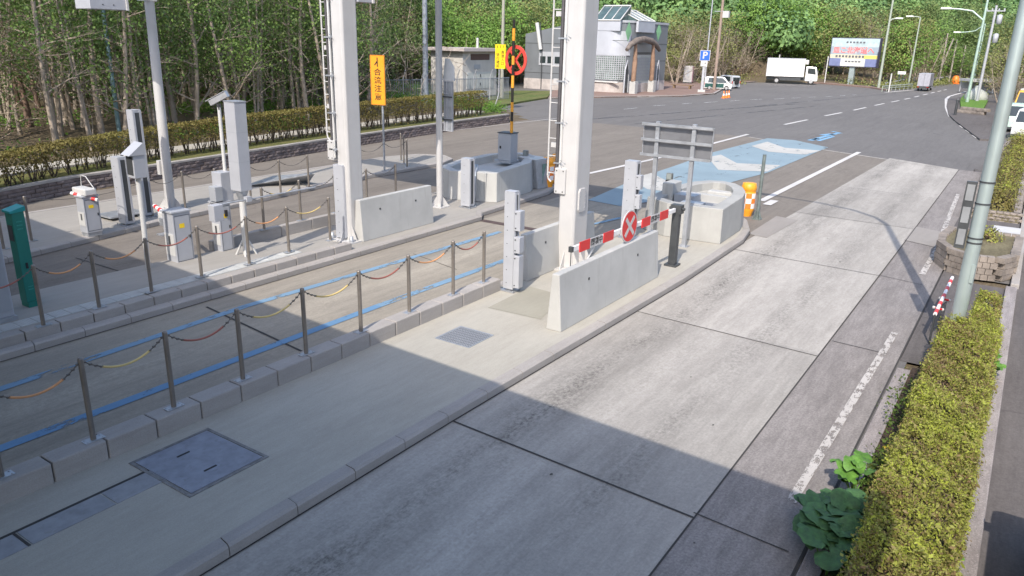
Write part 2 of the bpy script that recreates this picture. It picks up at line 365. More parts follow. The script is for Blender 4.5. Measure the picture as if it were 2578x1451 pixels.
for a, b in (((-1.63, 8.95), (-1.58, 13)), ((-1.58, 13), (-1.53, 16.4))): seg(q, a, b, .125, .02)
for a, b in (((2321, 693), (2360, 626)), ((2374, 585), (2412, 490))): seg(q, P2(*a), P2(*b), .14, .02)
struct('road_marking', q, pw_old)
q = MB()
for a, b in (((1917, 507), (2163, 384)), ((1482, 438), (1640, 403)), ((1640, 403), (1883, 339))): seg(q, P2(*a), P2(*b), .24, .018)
seg(q, P2(1930, 517), P2(1950, 506), .3, .02)
for a, b in (((1975, 314), (2033, 302)), ((2077, 292), (2119, 284)), ((2149, 278), (2180, 271)), ((2202, 266), (2226, 261)), ((2244, 257.5), (2264, 253.5)), ((2277, 250.5), (2292, 247.5)), ((2302, 245), (2314, 242)), ((2324, 239.5), (2335, 237)), ((2344, 235), (2353, 232.5)), ((2361, 231), (2369, 229)), ((2376, 227.5), (2383, 226))): seg(q, P2(*a), P2(*b), .24, .006)
edge = [P2(*p) for p in ((2392, 294), (2383, 272), (2382, 250), (2390, 243), (2432, 231))]
for a, b in zip(edge, edge[1:]): seg(q, a, b, .3, .008)
for a, b in (((2405, 306), (2414, 312)), ((2417, 317), (2426, 323)), ((2433, 328), (2443, 335)), ((2450, 341), (2461, 349))): seg(q, P2(*a), P2(*b), .2, .008)
seg(q, P2(2228, 233), P2(2306, 226.5), .35, .007); seg(q, (-18.9, 138), (-18.2, 205), .3, .007)
seg(q, P2(1067, 338), P2(1407, 298), .10, .018)
struct('road_marking', q, pw_new)
q = MB()
for a, b in (((1571, 275.5), (1605, 272)), ((1643, 267), (1675, 265)), ((1718, 262), (1741, 260)), ((1773, 259), (1805, 256.5)), ((1837, 255), (1862, 253)), ((1890, 251.5), (1918, 250)), ((1948, 250), (1975, 248.5)), ((1993, 247.5), (2015, 246.5)), ((2035, 245.5), (2055, 244.5)), ((2078, 244), (2095, 243)), ((2115, 242), (2128, 241)), ((2145, 240), (2157, 239))): seg(q, P2(*a), P2(*b), .2, .006)
struct('road_marking', q, pw_faint)
q = MB()
seg(q, (-10.86, -6), (-10.90, 11.2), .20, .014); struct('road_marking', q, pb)
q = MB(); seg(q, (-10.90, 11.2), (-10.75, 17.6), .20, .014); seg(q, P2(-60, 1002), P2(620, 772), .19, .014); seg(q, P2(620, 772), P2(1260, 585), .19, .014); seg(q, P2(1325, 605), P2(1570, 548), .16, .02)
struct('road_marking', q, pb_w)
blue = [(1932, 349), (2002, 354), (2085, 372), (1932, 436), (1860, 455), (1700, 500), (1560, 520), (1480, 505), (1600, 452), (1718, 412), (1781, 388)]
struct('road_marking', MB().sheet([P2(*p) for p in blue][::-1], .016), pb_l)
q = MB()
for pl in ([(520, 1105), (640, 1072), (770, 1118), (1042, 1140), (925, 1170), (650, 1148)], [(190, 1190), (290, 1170), (410, 1235), (740, 1250), (640, 1298), (270, 1285)]):
    q.sheet([P2(1718 + a / 2.995, b / 2.995) for a, b in pl][::-1], .022)
q.sheet([P2(*p) for p in ((1585, 452), (1640, 437), (1690, 463), (1760, 474), (1720, 488), (1630, 478))][::-1], .022)
struct('road_marking', q, paint('worn_chevron_paint', (.50, .49, .455), .40, 2))
q = MB()                                     # worn blue arrow on the asphalt beyond the apron
for a, b, w_ in (((2038, 354), (2062, 349), .35), ((2045, 352), (2110, 336), .3), ((2060, 355), (2098, 344), .25), ((2094, 331), (2118, 336), .25), ((2070, 341), (2096, 338), .5)): seg(q, P2(*a), P2(*b), w_, .006)
struct('road_marking', q, paint('worn_pale_blue_road_paint', (.22, .42, .62), .40, 3))
q = MB()                                     # tyre streaks and fine cracks in the asphalt
for a, b, w_ in (((1490, 300), (2000, 262), .35), ((1900, 268), (2290, 232), .3), ((1600, 312), (2050, 268), .25), ((2335, 333), (2365, 339), .12), ((2340, 291), (2350, 293), .1)): seg(q, P2(*a), P2(*b), w_, .003)
struct('tyre_streak', q, paint('dark_tyre_marks', (.09, .088, .09), .50, .8))

rs_b = random.Random(12); q = MB()
for k in range(14):
    x, y = rs_b.uniform(-6.2, -1.6), rs_b.uniform(7, 30); r_ = rs_b.uniform(.012, .025); q.sheet([(x + r_ * math.cos(w) * rs_b.uniform(.6, 1.2), y + r_ * 1.3 * math.sin(w)) for w in [PI / 4 * n for n in range(8)]], .014)
struct('oil_spots', q, M('dark_oil_spot', (.06, .055, .05), .7, 0, .2))
# ---- islands ----
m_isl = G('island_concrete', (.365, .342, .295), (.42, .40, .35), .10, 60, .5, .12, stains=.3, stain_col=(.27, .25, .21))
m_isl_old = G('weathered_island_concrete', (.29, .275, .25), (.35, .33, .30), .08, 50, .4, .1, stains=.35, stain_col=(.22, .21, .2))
m_kerb = G('kerb_concrete', (.31, .29, .27), (.38, .355, .335), .1, 50, .9, .1, stains=.25, stain_col=(.22, .2, .18))
isl1 = [(-6.45, -15), (-6.42, 8), (-6.28, 16.9), (-6.38, 21.7), (-6.6, 23.0), (-7.1, 24.3), (-7.8, 25.2), (-8.5, 25.5), (-9.2, 25.1), (-9.55, 24), (-9.6, 22), (-9.6, -15)]
isl2 = [(-14.0, -15), (-14.0, 19.2), (-14.35, 19.7), (-14.45, 22), (-14.6, 24.3), (-15.1, 25.7), (-15.9, 26.7), (-16.8, 26.9), (-17.6, 26.2), (-17.9, 25), (-17.6, 20), (-16.95, 17), (-16.7, -15)]
isl3 = [(-20.0, -15), (-20.2, 8), (-21.1, 13), (-21.5, 17), (-22, 21), (-21.9, 27), (-22.3, 28.2), (-23.3, 28.8), (-24.4, 28.2), (-25, 26.5), (-25, -15)]
def inset(poly, d):
    n = len(poly); out = []
    for i in range(n):
        a, b, c = Vector(poly[i - 1]), Vector(poly[i]), Vector(poly[(i + 1) % n])
        n1 = (b - a).normalized(); n2 = (c - b).normalized(); m1 = Vector((-n1.y, n1.x)); m2 = Vector((-n2.y, n2.x)); k = (m1 + m2).normalized()
        out.append(tuple(b + k * d / max(.3, k.dot(m1))))
    return out
def kerbs(poly, w, h, step=.62, gap=.012):
    """separate kerb stones along the outline, chamfered towards the lane"""
    mb = MB(); inn = inset(poly, w); pts = [Vector(p) for p in poly]; ins = [Vector(p) for p in inn]
    for i in range(len(pts) - 1):
        a, b, c, d = pts[i], pts[i + 1], ins[i], ins[i + 1]; L = (b - a).length; n = max(1, round(L / step))
        g = gap / L / 2
        for k in range(n):
            t0, t1 = k / n + g, (k + 1) / n - g
            o0, o1 = a.lerp(b, t0), a.lerp(b, t1); i0, i1 = c.lerp(d, t0), c.lerp(d, t1)
            c0, c1 = o0.lerp(i0, .18), o1.lerp(i1, .18)
            dh = rnd.uniform(-.003, .003)
            vs_ = [(o0.x, o0.y, 0), (o1.x, o1.y, 0), (o1.x, o1.y, h - .03 + dh), (o0.x, o0.y, h - .03 + dh), (c0.x, c0.y, h + dh), (c1.x, c1.y, h + dh), (i1.x, i1.y, h + dh), (i0.x, i0.y, h + dh), (i0.x, i0.y, 0), (i1.x, i1.y, 0)]
            mb.add(vs_, [(0, 1, 2, 3), (3, 2, 5, 4), (4, 5, 6, 7), (7, 6, 9, 8), (1, 9, 6, 5, 2), (0, 3, 4, 7, 8)])
    return mb
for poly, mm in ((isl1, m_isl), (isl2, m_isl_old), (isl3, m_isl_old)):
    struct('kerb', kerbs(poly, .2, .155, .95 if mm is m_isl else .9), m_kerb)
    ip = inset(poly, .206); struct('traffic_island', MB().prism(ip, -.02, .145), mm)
q = MB()
for poly in (isl1, isl2, isl3):
    o_ = inset(poly, -.02)
    for a_, b_c in zip(o_[:-1], o_[1:]): seg(q, a_, b_c, .022, .017)
struct('gutter_joint_shade', q, m_joint)  # gap along the kerb foot; its dark colour also paints in the riser's shade
# higher kerb blocks that carry the chain posts
def blocks(x0, x1, ys_, z0, h, name='kerb_block_row'):
    mb = MB()
    for a, b in zip(ys_, ys_[1:]): mb.box(x0, x1, a + .008, b - .008, z0, h + rnd.uniform(-.004, .004))
    return struct(name, mb, m_kerb, bevel=.018)
ya = [-3.2 + .69 * i for i in range(25)]; blocks(-9.52, -9.2, [y for y in ya if y < 13.6], .0, .42, 'kerb_block_row')
yb = [-3 + .62 * i for i in range(28)]; blocks(-14.48, -14.24, [y for y in yb if y < 13.9], .0, .33)
blocks(-16.9, -16.72, [6.9 + 1.1 * i for i in range(12)][4:], .0, .46)
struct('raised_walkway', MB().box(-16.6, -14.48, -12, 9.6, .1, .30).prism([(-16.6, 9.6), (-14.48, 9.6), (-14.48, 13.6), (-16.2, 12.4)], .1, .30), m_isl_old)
# studded tactile strip
q = MB(); y_ = -2.0
while y_ < 12.2:
    q.box(-14.98, -14.62, y_, y_ + .285, .2, .312)
    for k in range(6): q.box(-14.95, -14.65, y_ + .02 + k * .044, y_ + .04 + k * .044, .3, .318)
    y_ += .3
struct('tactile_paving', q, M('pale_paving_tile', (.46, .47, .46), .8, 0, .12, 3, .3, (.3, .3, .3)))
# recessed patches on the nearest island
q = MB(); q.sheet([P2(*p, .15) for p in ((1228, 775), (1335, 722), (1420, 745), (1362, 805))], .152)
struct('pavement_patch', q, G('mossy_patch_concrete', (.30, .285, .235), (.35, .335, .28), .05, 50, .9))
m_plate = M('painted_steel_plate', (.24, .255, .30), .5, .25, .22, 5, .85, (.13, .13, .14))
b_ = [P2(*p, .15) for p in ((352, 1160), (530, 1082), (652, 1158), (470, 1246))]
cx, cy = sum(p[0] for p in b_) / 4, sum(p[1] for p in b_) / 4
t = thing('access_hatch', 'square blue-grey steel hatch with two handles let into the shaded island', 'hatch', (cx, cy, .146))
obj('hatch_plate', MB().box(-.6, .6, -.53, .53, 0, .012), m_plate, t, bevel=.003)
q = MB()
for a in (((-.66, .66, -.59, -.545)), ((-.66, .66, .545, .59)), ((-.66, -.615, -.545, .545)), ((.615, .66, -.545, .545))): q.box(*a, 0, .008)
obj('frame', q, M('hatch_frame', (.20, .195, .19), .7, .2, .4, 9, .8, (.08, .07, .06)), t)
for sx in (-.28, .3): obj('handle', MB().box(sx - .012, sx + .012, -.14, .04, .012, .02), dark, t)
q = MB()
for k in range(9): q.box(-8.52, -8.16, 3.9 - k * .95, 4.83 - k * .95, .14, .151)
struct('cable_duct_cover', q, M('duct_cover_steel', (.28, .285, .30), .6, .15, .2, 5, .8, (.20, .195, .18)))
struct('pavement_joint', MB().box(-8.57, -8.53, -5, 4.85, .146, .150).box(-8.53, -8.16, 2.9, 2.93, .1515, .154), m_joint)
t = thing('drain_grate', 'dark steel mesh drain grate in the sunlit island', 'drain grate', (-8.14, 10.64, .146))
obj('frame', MB().box(-.4, .4, -.4, -.37, 0, .008).box(-.4, .4, .37, .4, 0, .008).box(-.4, -.37, -.37, .37, 0, .008).box(.37, .4, -.37, .37, 0, .008), galv, t)
q = MB()
for k in range(19): q.box(-.36 + k * .0385, -.345 + k * .0385, -.37, .37, 0, .007)
for k in range(8): q.box(-.37, .37, -.33 + k * .093, -.32 + k * .093, .007, .010)
obj('bars', q, grey_box, t); obj('pit', MB().box(-.37, .37, -.37, .37, -.03, .0005), dark, t)

# ---- right side: kerb strip, soil bed, side road ----
m_side = G('side_road_asphalt', (.105, .094, .09), (.135, .123, .118), .18, 25, .2, .3, stains=.2, stain_col=(.11, .1, .1), cracks=.3)
struct('side_road', MB().sheet([(.43, -25), (16, -25), (16, 62), (9, 74), (3, 84), (-.2, 70), (.2, 60), (.43, 50)], .002), m_side)
struct('pavement', MB().sheet([(-1.22, 14.9), (-.62, 14.9), (-.62, 22), (-1.9, 27), (-2.0, 44), (-1.22, 42)][::1], .003), m_side)
m_gran = G('exposed_aggregate_kerb', (.23, .205, .20), (.33, .30, .29), .3, 40, .9, 0, speck=.6, bmp=.01)
struct('kerb', kerbs([(.44, 21.6), (.43, -20), (.18, -20), (.19, 21.6)][:2][::-1] + [], .24, .12, .9) if False else MB().box(.19, .43, -20, 14.7, -.02, .10).box(.19, .43, 14.71, 21.4, -.02, .098), m_gran, bevel=.02)
struct('kerb', MB().box(-1.2, -.98, -20, 14.4, -.02, .05), m_gran, bevel=.01)
struct('soil_bed', MB().box(-.98, .19, -20, 14.6, -.02, .03), G('dark_bed_soil', (.045, .032, .025), (.08, .055, .04), .35, 20, 2.0, bmp=.03))
struct('pavement', MB().box(-.6, .18, 14.62, 21.4, -.02, .02), m_side)
# brick footway by the store, verge and kerbs
m_brick = G('reddish_footway_paving', (.20, .135, .115), (.26, .185, .155), .15, 12, .3, 0, stains=.3, stain_col=(.16, .13, .09))
foot = [P2(*p) for p in ((1380, 250), (1480, 247), (1720, 244), (1800, 238), (1816, 229), (1828, 214), (1930, 204.5), (1925, 199), (1830, 199), (1500, 215), (1390, 232))]
struct('footway', MB().prism(foot, -.02, .13), m_brick)
struct('kerb', kerbs(foot[:7] + [foot[6]] if False else foot[:7], -.0 + .25, .15, 1.5), m_kerb)
verge = [P2(*p) for p in ((1228, 262), (1254, 272), (1310, 260), (1378, 249), (1390, 233), (1300, 232), (1235, 238))]
struct('verge', MB().prism(verge, -.02, .16), G('grassy_verge', (.07, .12, .025), (.16, .15, .06), .3, 6, .6, bmp=.03))
struct('kerb', MB().prism([P2(*p) for p in ((1930, 204.2), (2060, 211), (2190, 222.5), (2240, 231), (2243, 229), (2190, 220), (2060, 208.5), (1932, 202.5))], -.02, .16), m_brick)
# ================= chain posts and chains =================
def post_proto():
    t = thing('chain_post', '', 'post', (0, 0, 0))
    obj('tube', MB().tube([(0, 0, .01), (0, 0, 1.16)], .036, 14).lathe([(.036, 1.16), (.030, 1.175), (.012, 1.182)], 14), steel, t)
    q = MB().box(-.065, .065, -.13, .13, 0, .012)
    for sx in (-.042, .042):
        for sy in (-.1, .1): q.lathe([(.011, .012), (.011, .022)], 8, (sx, sy))
    obj('base_plate', q, galv, t); obj('eyelet', MB().tube([(0, -.055, 1.10), (0, .055, 1.10)], .008, 6), galv, t)
    return t
pp0 = post_proto(); used = [False]
def put_post(loc, h=1.18):
    if not used[0]: used[0] = True; pp0.location = loc; pp0.scale = (1, 1, h / 1.18); return pp0
    return dup(pp0, loc, 0, None, (1, 1, h / 1.18))
CH = 5.5
rowA = [Vector((-9.36, y, .42)) for y in (2.1, 3.2, 4.3, 5.45, 6.62, 7.88, 9.16, 10.47, 11.84, 12.92)]
rowB = [Vector((-14.3, 3.7, .33)), Vector((-14.3, 4.8, .33))] + [at(*p, .33) for p in ((110, 820), (250, 775), (382, 735), (508, 697), (628, 665), (728, 635), (832, 605))]
rowC = [at(665.5, 578.6, .46), at(758, 555, .46)]
for k in range(1, 4): rowC.append(rowC[1] + (rowC[1] - rowC[0]) * .0 + Vector((0, 1.33 * k, 0)))
rowD = [at(10, 628, .15), at(80, 607, .15), at(385, 545, .15), at(467, 525, .15), at(548, 517, .15), at(632, 503, .15), at(707, 488, .15), at(778, 472, .15)]
rowE = [at(905, 447, .15), at(968, 430, .15), at(1025, 421, .15)]
cl_maroon = M('faded_maroon_chain_cover', (.34, .12, .09), .5); cl_or = M('orange_chain_cover', (.66, .32, .14), .5); cl_ye = M('yellow_chain_cover', (.66, .50, .20), .5); cl_gr = M('bare_steel_chain', (.17, .155, .14), .45, .6)
def chain(a, b, h, sag, mat_, label, group):
    a = a + Vector((0, .045, h)); b = b + Vector((0, -.045, h)); L = b - a
    pts = [a + L * (i / 16) - Vector((0, 0, sag * 4 * (i / 16) * (1 - i / 16))) for i in range(17)]
    o = Vector(a); rel = [p - o for p in pts]
    t = thing('barrier_chain', label, 'chain', o, group=group)
    q = MB().tube(rel, .008, 6)
    for p in rel[:4] + rel[-4:]: q.cbox(p, (.03, .035, .022))
    obj('chain', q, cl_gr, t)
    if mat_ is not cl_gr: obj('cover', MB().tube(rel[3:14], .016, 8), mat_, t)
def row(pts, name, where, cols, h=1.10, hh=1.18):
    for i, p in enumerate(pts):
        o = put_post(p, hh); o['label'] = 'slim chain post %s, %s from the left' % (where, ordn(i + 1)); o['group'] = 'chain posts ' + name
    for i in range(len(pts) - 1):
        cm = cols[i % len(cols)]; nm = {cl_maroon: 'maroon', cl_or: 'orange', cl_ye: 'yellow', cl_gr: 'bare grey'}[cm]
        chain(pts[i], pts[i + 1], h * hh / 1.18, .21, cm, '%s chain %s, %s from the left' % (nm, where, ordn(i + 1)), 'barrier chains ' + name)
row(rowA, 'in the front row', 'in the nearest row', [cl_or, cl_or, cl_ye, cl_maroon, cl_ye, cl_ye, cl_maroon, cl_or, cl_maroon], 1.1, 1.16)
row(rowB, 'in the middle row', 'in the middle row', [cl_maroon, cl_maroon, cl_or, cl_or, cl_maroon, cl_maroon, cl_or, cl_ye], 1.1, 1.16)
row(rowC, 'behind the first large column', 'behind the left white column', [cl_ye, cl_gr, cl_gr, cl_gr], 1.1, 1.16)
row(rowD, 'on the far island', 'beside the far gates', [cl_gr, cl_gr, cl_gr, cl_gr, cl_gr, cl_gr, cl_gr], 1.1, 1.2)
row(rowE, 'by the orange sign', 'near the orange merge sign', [cl_gr, cl_gr], 1.1, 1.2)
for i, p in enumerate((at(1010, 405, .15), at(1017, 412, .15))):
    o = put_post(p, 1.25); o['label'] = 'tarnished post in the tight cluster right of the orange sign, %s one' % ('farther', 'nearer')[i]; o['group'] = 'clustered posts'

# ================= concrete barriers =================
def barrier(x, y0, y1, z0, h, label, w0=.34, w1=.16):
    hw0, hw1 = w0 / 2, w1 / 2
    L = y1 - y0
    q = MB().extr_y([(-hw0, 0), (hw0, 0), (hw0 - .01, .10), (hw1, h), (-hw1, h), (-hw0 + .01, .10)], 0, L)
    o = obj('concrete_barrier', q, conc_w, None, (x, y0, z0), bevel=.015)
    for k in (.25, .75): obj('lifting_socket', MB().cbox((hw1 + (hw0 - hw1) * .3 + .004, L * k, h * .7), (.012, .05, .05)), dkgrey, o)
    return tag(o, label, 'barrier', 'low concrete guard walls on the islands')
barrier(-6.97, 11.95, 16.55, .145, 1.14, 'long white concrete guard wall nearest the camera in front of the closed gate arm')
barrier(-14.75, 14.5, 17.5, .145, 1.14, 'pale concrete guard wall beside the left white column')
b3a = on_x(1312, 706, -9.25)
barrier(-9.25, 14.3, 17.6, .145, 1.10, 'pale concrete guard wall half hidden behind the right white column')

# ================= lane detector columns =================
def rail_column(loc, h, label, boxes=(), w=.36, d=.28, slot=True):
    t = thing('detector_column', label, 'sensor column', loc, group='vehicle detector columns')
    q = MB().box(-w / 2, w / 2, -d / 2, -d / 2 + .03, .06, h).box(-w / 2, -w / 2 + .04, -d / 2 + .03, d / 2, .06, h).box(w / 2 - .03, w / 2, -d / 2 + .03, d / 2, .06, h).box(-w / 2 + .04, w / 2 - .03, d / 2 - .02, d / 2, .06, h)
    q.box(-w / 2 + .002, w / 2 - .002, -d / 2 + .002, d / 2 - .002, h + .0, h + .02)
    obj('housing', q, galv_l, t, bevel=.004)
    q = MB().box(w / 2 + .001, w / 2 + .018, -d / 2 + .01, -d / 2 + .07, .1, h - .02).box(w / 2 + .001, w / 2 + .018, d / 2 - .07, d / 2 - .01, .1, h - .02)
    obj('flange', q, galv_l, t)
    obj('sensor_slot', MB().box(w / 2 + .001, w / 2 + .008, -d / 2 + .072, d / 2 - .072, .14, h - .06), dkgrey, t)
    q = MB().box(-w / 2 - .05, w / 2 + .05, -d / 2 - .05, d / 2 + .05, 0, .02)
    for sx in (-1, 1):
        for sy in (-1, 1): q.lathe([(.014, .02), (.014, .05)], 8, (sx * (w / 2 + .03), sy * (d / 2 + .03)))
    q.box(-.06, .06, -.05, .05, .02, .07)
    obj('base_plate', q, galv, t)
    q = MB()
    for k in range(int(h / .3)): q.cbox((-.04, -d / 2 - .003, .2 + k * .3), (.018, .006, .018))
    obj('bolts', q, dkgrey, t)
    for (z0, z1, sx) in boxes:
        bx = obj('junction_box', MB().box(w / 2 + .02, w / 2 + .02 + .15, -d / 2 - .02, -d / 2 + .16, z0, z1), galv_l, t, bevel=.008)
        obj('lock', MB().lathe([(.015, 0), (.015, .012)], 10).lathe([(.015, 0), (.015, .012)], 10, (0, 0)), dkgrey, bx, (w / 2 + .06, -d / 2 - .02, z1 - .06), rot=(PI / 2, 0, 0))
        obj('lock', MB().lathe([(.015, 0), (.015, .012)], 10), dkgrey, bx, (w / 2 + .06, -d / 2 - .02, z0 + .06), rot=(PI / 2, 0, 0))
    return t
rail_column(at(1284, 731, .15), 2.24, 'pale grey sensor column with two small boxes, beside the right white column', ((1.42, 1.86, 1), (.92, 1.28, 1), (.12, .86, 1)), w=.26, d=.2)
rail_column(at(1177, 522, .15), 1.62, 'grey slotted sensor column in front of the shaded concrete gate block', ((.95, 1.3, 1),) * 0)
rail_column(at(868, 602, .15), 2.05, 'tall slotted sensor column at the foot of the left white column')
rail_column(at(1580, 598, .15), 2.2, 'grey sensor column left of the two-legged sign, with two boxes', ((1.45, 1.85, 1), (.9, 1.3, 1)))
rail_column(at(321, 566, .15), 1.95, 'grey slotted sensor column beside the small gate machine on the far island')
rail_column(at(370, 545, .15), 3.15, 'tallest slotted sensor column rising behind the display box', w=.3)
t = thing('grey_cabinet', 'smooth grey cabinet cut by the left edge beside the green cabinet', 'cabinet', at(-2, 806, .30))
obj('body', MB().box(-.22, .2, -.2, .2, .08, 1.5), galv_l, t, bevel=.015)
obj('plinth', MB().box(-.24, .24, -.22, .22, 0, .08), galv, t)
obj('door', MB().box(.201, .213, -.16, .16, .2, 1.4), grey_box, t)

# ================= white columns with ladders, gantry =================
def big_column(base, w, d, h, label, ladder_x, plate, boxz, base_bolt=True, name='gantry_column'):
    t = thing(name, label, 'column', base, group='white gantry columns')
    q = MB(); c = .05
    prof = [(-w / 2 + c, -d / 2), (w / 2 - c, -d / 2), (w / 2, -d / 2 + c), (w / 2, d / 2 - c), (w / 2 - c, d / 2), (-w / 2 + c, d / 2), (-w / 2, d / 2 - c), (-w / 2, -d / 2 + c)]
    obj('shaft', q.prism(prof, .03, h), white, t, bevel=.02)
    q = MB().box(-w / 2 - .25, w / 2 + .25, -d / 2 - .25, d / 2 + .25, 0, .035)
    for sx in (-1, 1):
        for sy in (-1, 0, 1): q.add([(sx * w / 2, sy * .3 * d / .7 - .01, .035), (sx * (w / 2 + .2), sy * .3 * d / .7 - .01, .035), (sx * w / 2, sy * .3 * d / .7 - .01, .45), (sx * w / 2, sy * .3 * d / .7 + .01, .035), (sx * (w / 2 + .2), sy * .3 * d / .7 + .01, .035), (sx * w / 2, sy * .3 * d / .7 + .01, .45)], [(0, 1, 2), (5, 4, 3), (0, 3, 4, 1), (1, 4, 5, 2), (2, 5, 3, 0)])
    for sy in (-1, 1): q.add([(-.01, sy * d / 2, .035), (-.01, sy * (d / 2 + .2), .035), (-.01, sy * d / 2, .45), (.01, sy * d / 2, .035), (.01, sy * (d / 2 + .2), .035), (.01, sy * d / 2, .45)], [(0, 1, 2), (5, 4, 3), (0, 3, 4, 1), (1, 4, 5, 2), (2, 5, 3, 0)])
    obj('base_flange', q, white, t)
    q = MB()
    for sx in (-1, 1):
        for sy in (-1, 1): q.lathe([(.06, .035), (.06, .13), (.05, .14), (.05, .19), (.03, .2)], 12, (sx * (w / 2 + .16), sy * (d / 2 + .14)))
    obj('anchor_bolts', q, galv, t)
    if plate:
        y0, z0 = plate; hp = .16
        q = MB(); pr = [(y0 - .12, z0), (y0 + .12, z0), (y0 + .17, z0 + .07), (y0 + .17, z0 + .5), (y0 + .12, z0 + .57), (y0 - .12, z0 + .57), (y0 - .17, z0 + .5), (y0 - .17, z0 + .07)]
        q.add([(w / 2, a, b) for a, b in pr] + [(w / 2 + .035, a, b) for a, b in pr], [tuple(range(8, 16))] + [(i, (i + 1) % 8, 8 + (i + 1) % 8, 8 + i) for i in range(8)])
        pl = obj('cover_plate', q, white, t, bevel=.006); q = MB()
        for k in range(5):
            for sx in (-.12, .12): q.cbox((w / 2 + .039, y0 + sx, z0 + .08 + k * .102), (.01, .022, .022))
        obj('bolts', q, grey_box, pl)
    return t
def ladder(loc, w, z0, h, label, group, rung=.3):
    t = thing('ladder', label, 'ladder', loc, group=group)
    q = MB().tube([(-w / 2 + .10, 0, z0 - .10), (-w / 2 + .02, 0, z0 - .03), (-w / 2, 0, z0 + .06), (-w / 2, 0, h)], .022, 8); obj('rail', q, white, t)
    obj('rail', MB().tube([(w / 2, 0, z0 - .1), (w / 2, 0, h)], .045, 10), white, t)
    z = z0 + .12
    while z < h: obj('rung', MB().tube([(-w / 2, 0, z), (w / 2, 0, z)], .014, 6, False), white, t); z += rung
    z = z0 + .75
    while z < h: obj('bracket', MB().box(-w / 2 + .08, w / 2 - .02, -.03, .03, z, z + .11), white, t); z += 1.5
    return t
baseP = at(1437, 668, .15); baseP.z = .145
colP = big_column(baseP, .46, .72, 9.2, 'large white steel column on the nearest island with an oval cover plate', 0, (-.05, 1.42), 0)
ladder(baseP + Vector((-.62, -.05, 0)), .26, 2.15, 9, 'white ladder fixed to the right white column', 'ladders on the gantry columns', .42)
baseK = at(889, 600, .15); baseK.z = .145
colK = big_column(baseK, .42, .56, 9.2, 'large white steel column on the middle island beside the pale guard wall', 0, None, 0)
ladder(baseK + Vector((-.62, -.05, 0)), .30, 2.75, 9, 'white ladder fixed to the left white column', 'ladders on the gantry columns', .33)
def conduit(colbase, x, pts_z, label, r=.045):
    t = thing('cable_conduit', label, 'conduit', colbase + Vector((x, -.28, 0)), group='cable conduits on the white columns')
    obj('dark_pipe', MB().tube([(0, 0, pts_z[0]), (0, 0, pts_z[1])], r, 8), M('dark_conduit', (.10, .095, .10), .5, .3), t)
    obj('white_pipe', MB().tube([(.10, -.02, pts_z[0]), (.10, -.02, pts_z[1])], r * .8, 8), white_old, t)
    q = MB(); z = pts_z[0] + .2; k = 0
    while z < pts_z[1]:
        q.box(-.07, .19, -.06, .06, z, z + .035)
        for j in range(3): q.tube([(.12, -.05, z + .05 * j), (.19 + .05 * j, -.10, z - .07 + .05 * j)], .007, 5)
        z += .95
    obj('clips', q, galv, t)
conduit(baseP, -.36, (2.35, 9), 'dark and white pipes running up the right white column')
conduit(baseK, -.34, (2.25, 9), 'dark and white pipes running up the left white column', .035)
def jbox(loc, s, label, screws=True, mat_=white):
    t = thing('junction_box', label, 'electrical box', loc, group='white electrical boxes on the columns')
    b = obj('cabinet', MB().box(-s[0] / 2, s[0] / 2, -s[1] / 2, s[1] / 2, 0, s[2]), mat_, t, bevel=.02)
    q = MB()
    for sx in (-.3, .3):
        for z in (.1, .9): q.cbox((sx * s[0], -s[1] / 2 - .003, z * s[2]), (.028, .01, .028))
    obj('screws', q, dkgrey, t)
pb_ = on_y(1411, 488, baseP.y - .35); jbox(Vector((pb_.x, baseP.y - .30, pb_.z)), (.30, .24, .62), 'white box with four screws on the left side of the right white column')
pk_ = on_y(833, 402, baseK.y - .3); jbox(Vector((pk_.x + .03, baseK.y - .22, pk_.z)), (.22, .24, .52), 'small white box on the left side of the left white column')
# overhead beam and lane signs (their shade falls on the lane beyond)
t = thing('overhead_gantry', 'white overhead beam carried by the two large columns', 'gantry', (0, baseP.y, 0))
obj('beam', MB().box(baseK.x - 9, baseP.x + .5, -.3, .3, 8.6, 9.3), white, t)
obj('lane_sign_cabinet', MB().box(-15.6, -9.2, -.3, .35, 6.7, 10.7), grey_box, t)
obj('lane_sign_cabinet', MB().box(-20.3, -16.6, -.3, .35, 6.95, 9.6), grey_box, t)

# hanging sign boxes whose undersides show at the top of the picture
def sign_cab(px, py, Y, w, d, h, label):
    p = on_y(px, py, Y)
    t = thing('sign_cabinet', label, 'sign box', (p.x, Y, p.z), group='hanging sign cabinets')
    obj('cabinet', MB().box(-w, 0, 0, d, 0, h), galv_l, t, bevel=.01)
    obj('hood', MB().box(-w - .02, .04, d, d + .06, -.01, h), white, t)
    q = MB()
    for k in range(2): q.cbox((.003, d * (.35 + .3 * k), .12), (.008, .03, .03))
    obj('bolts', q, dkgrey, t)
    obj('bracket', MB().box(-w / 2 - .04, -w / 2 + .04, d / 2 - .04, d / 2 + .04, h, h + 1.6), white, t)
sign_cab(228, 22, 11.6, .75, 1.0, 1.3, 'grey sign cabinet seen from below at the top left corner')
sign_cab(902, 5, 14.9, .3, .5, 1.0, 'small grey box jutting from the top of the left white column')

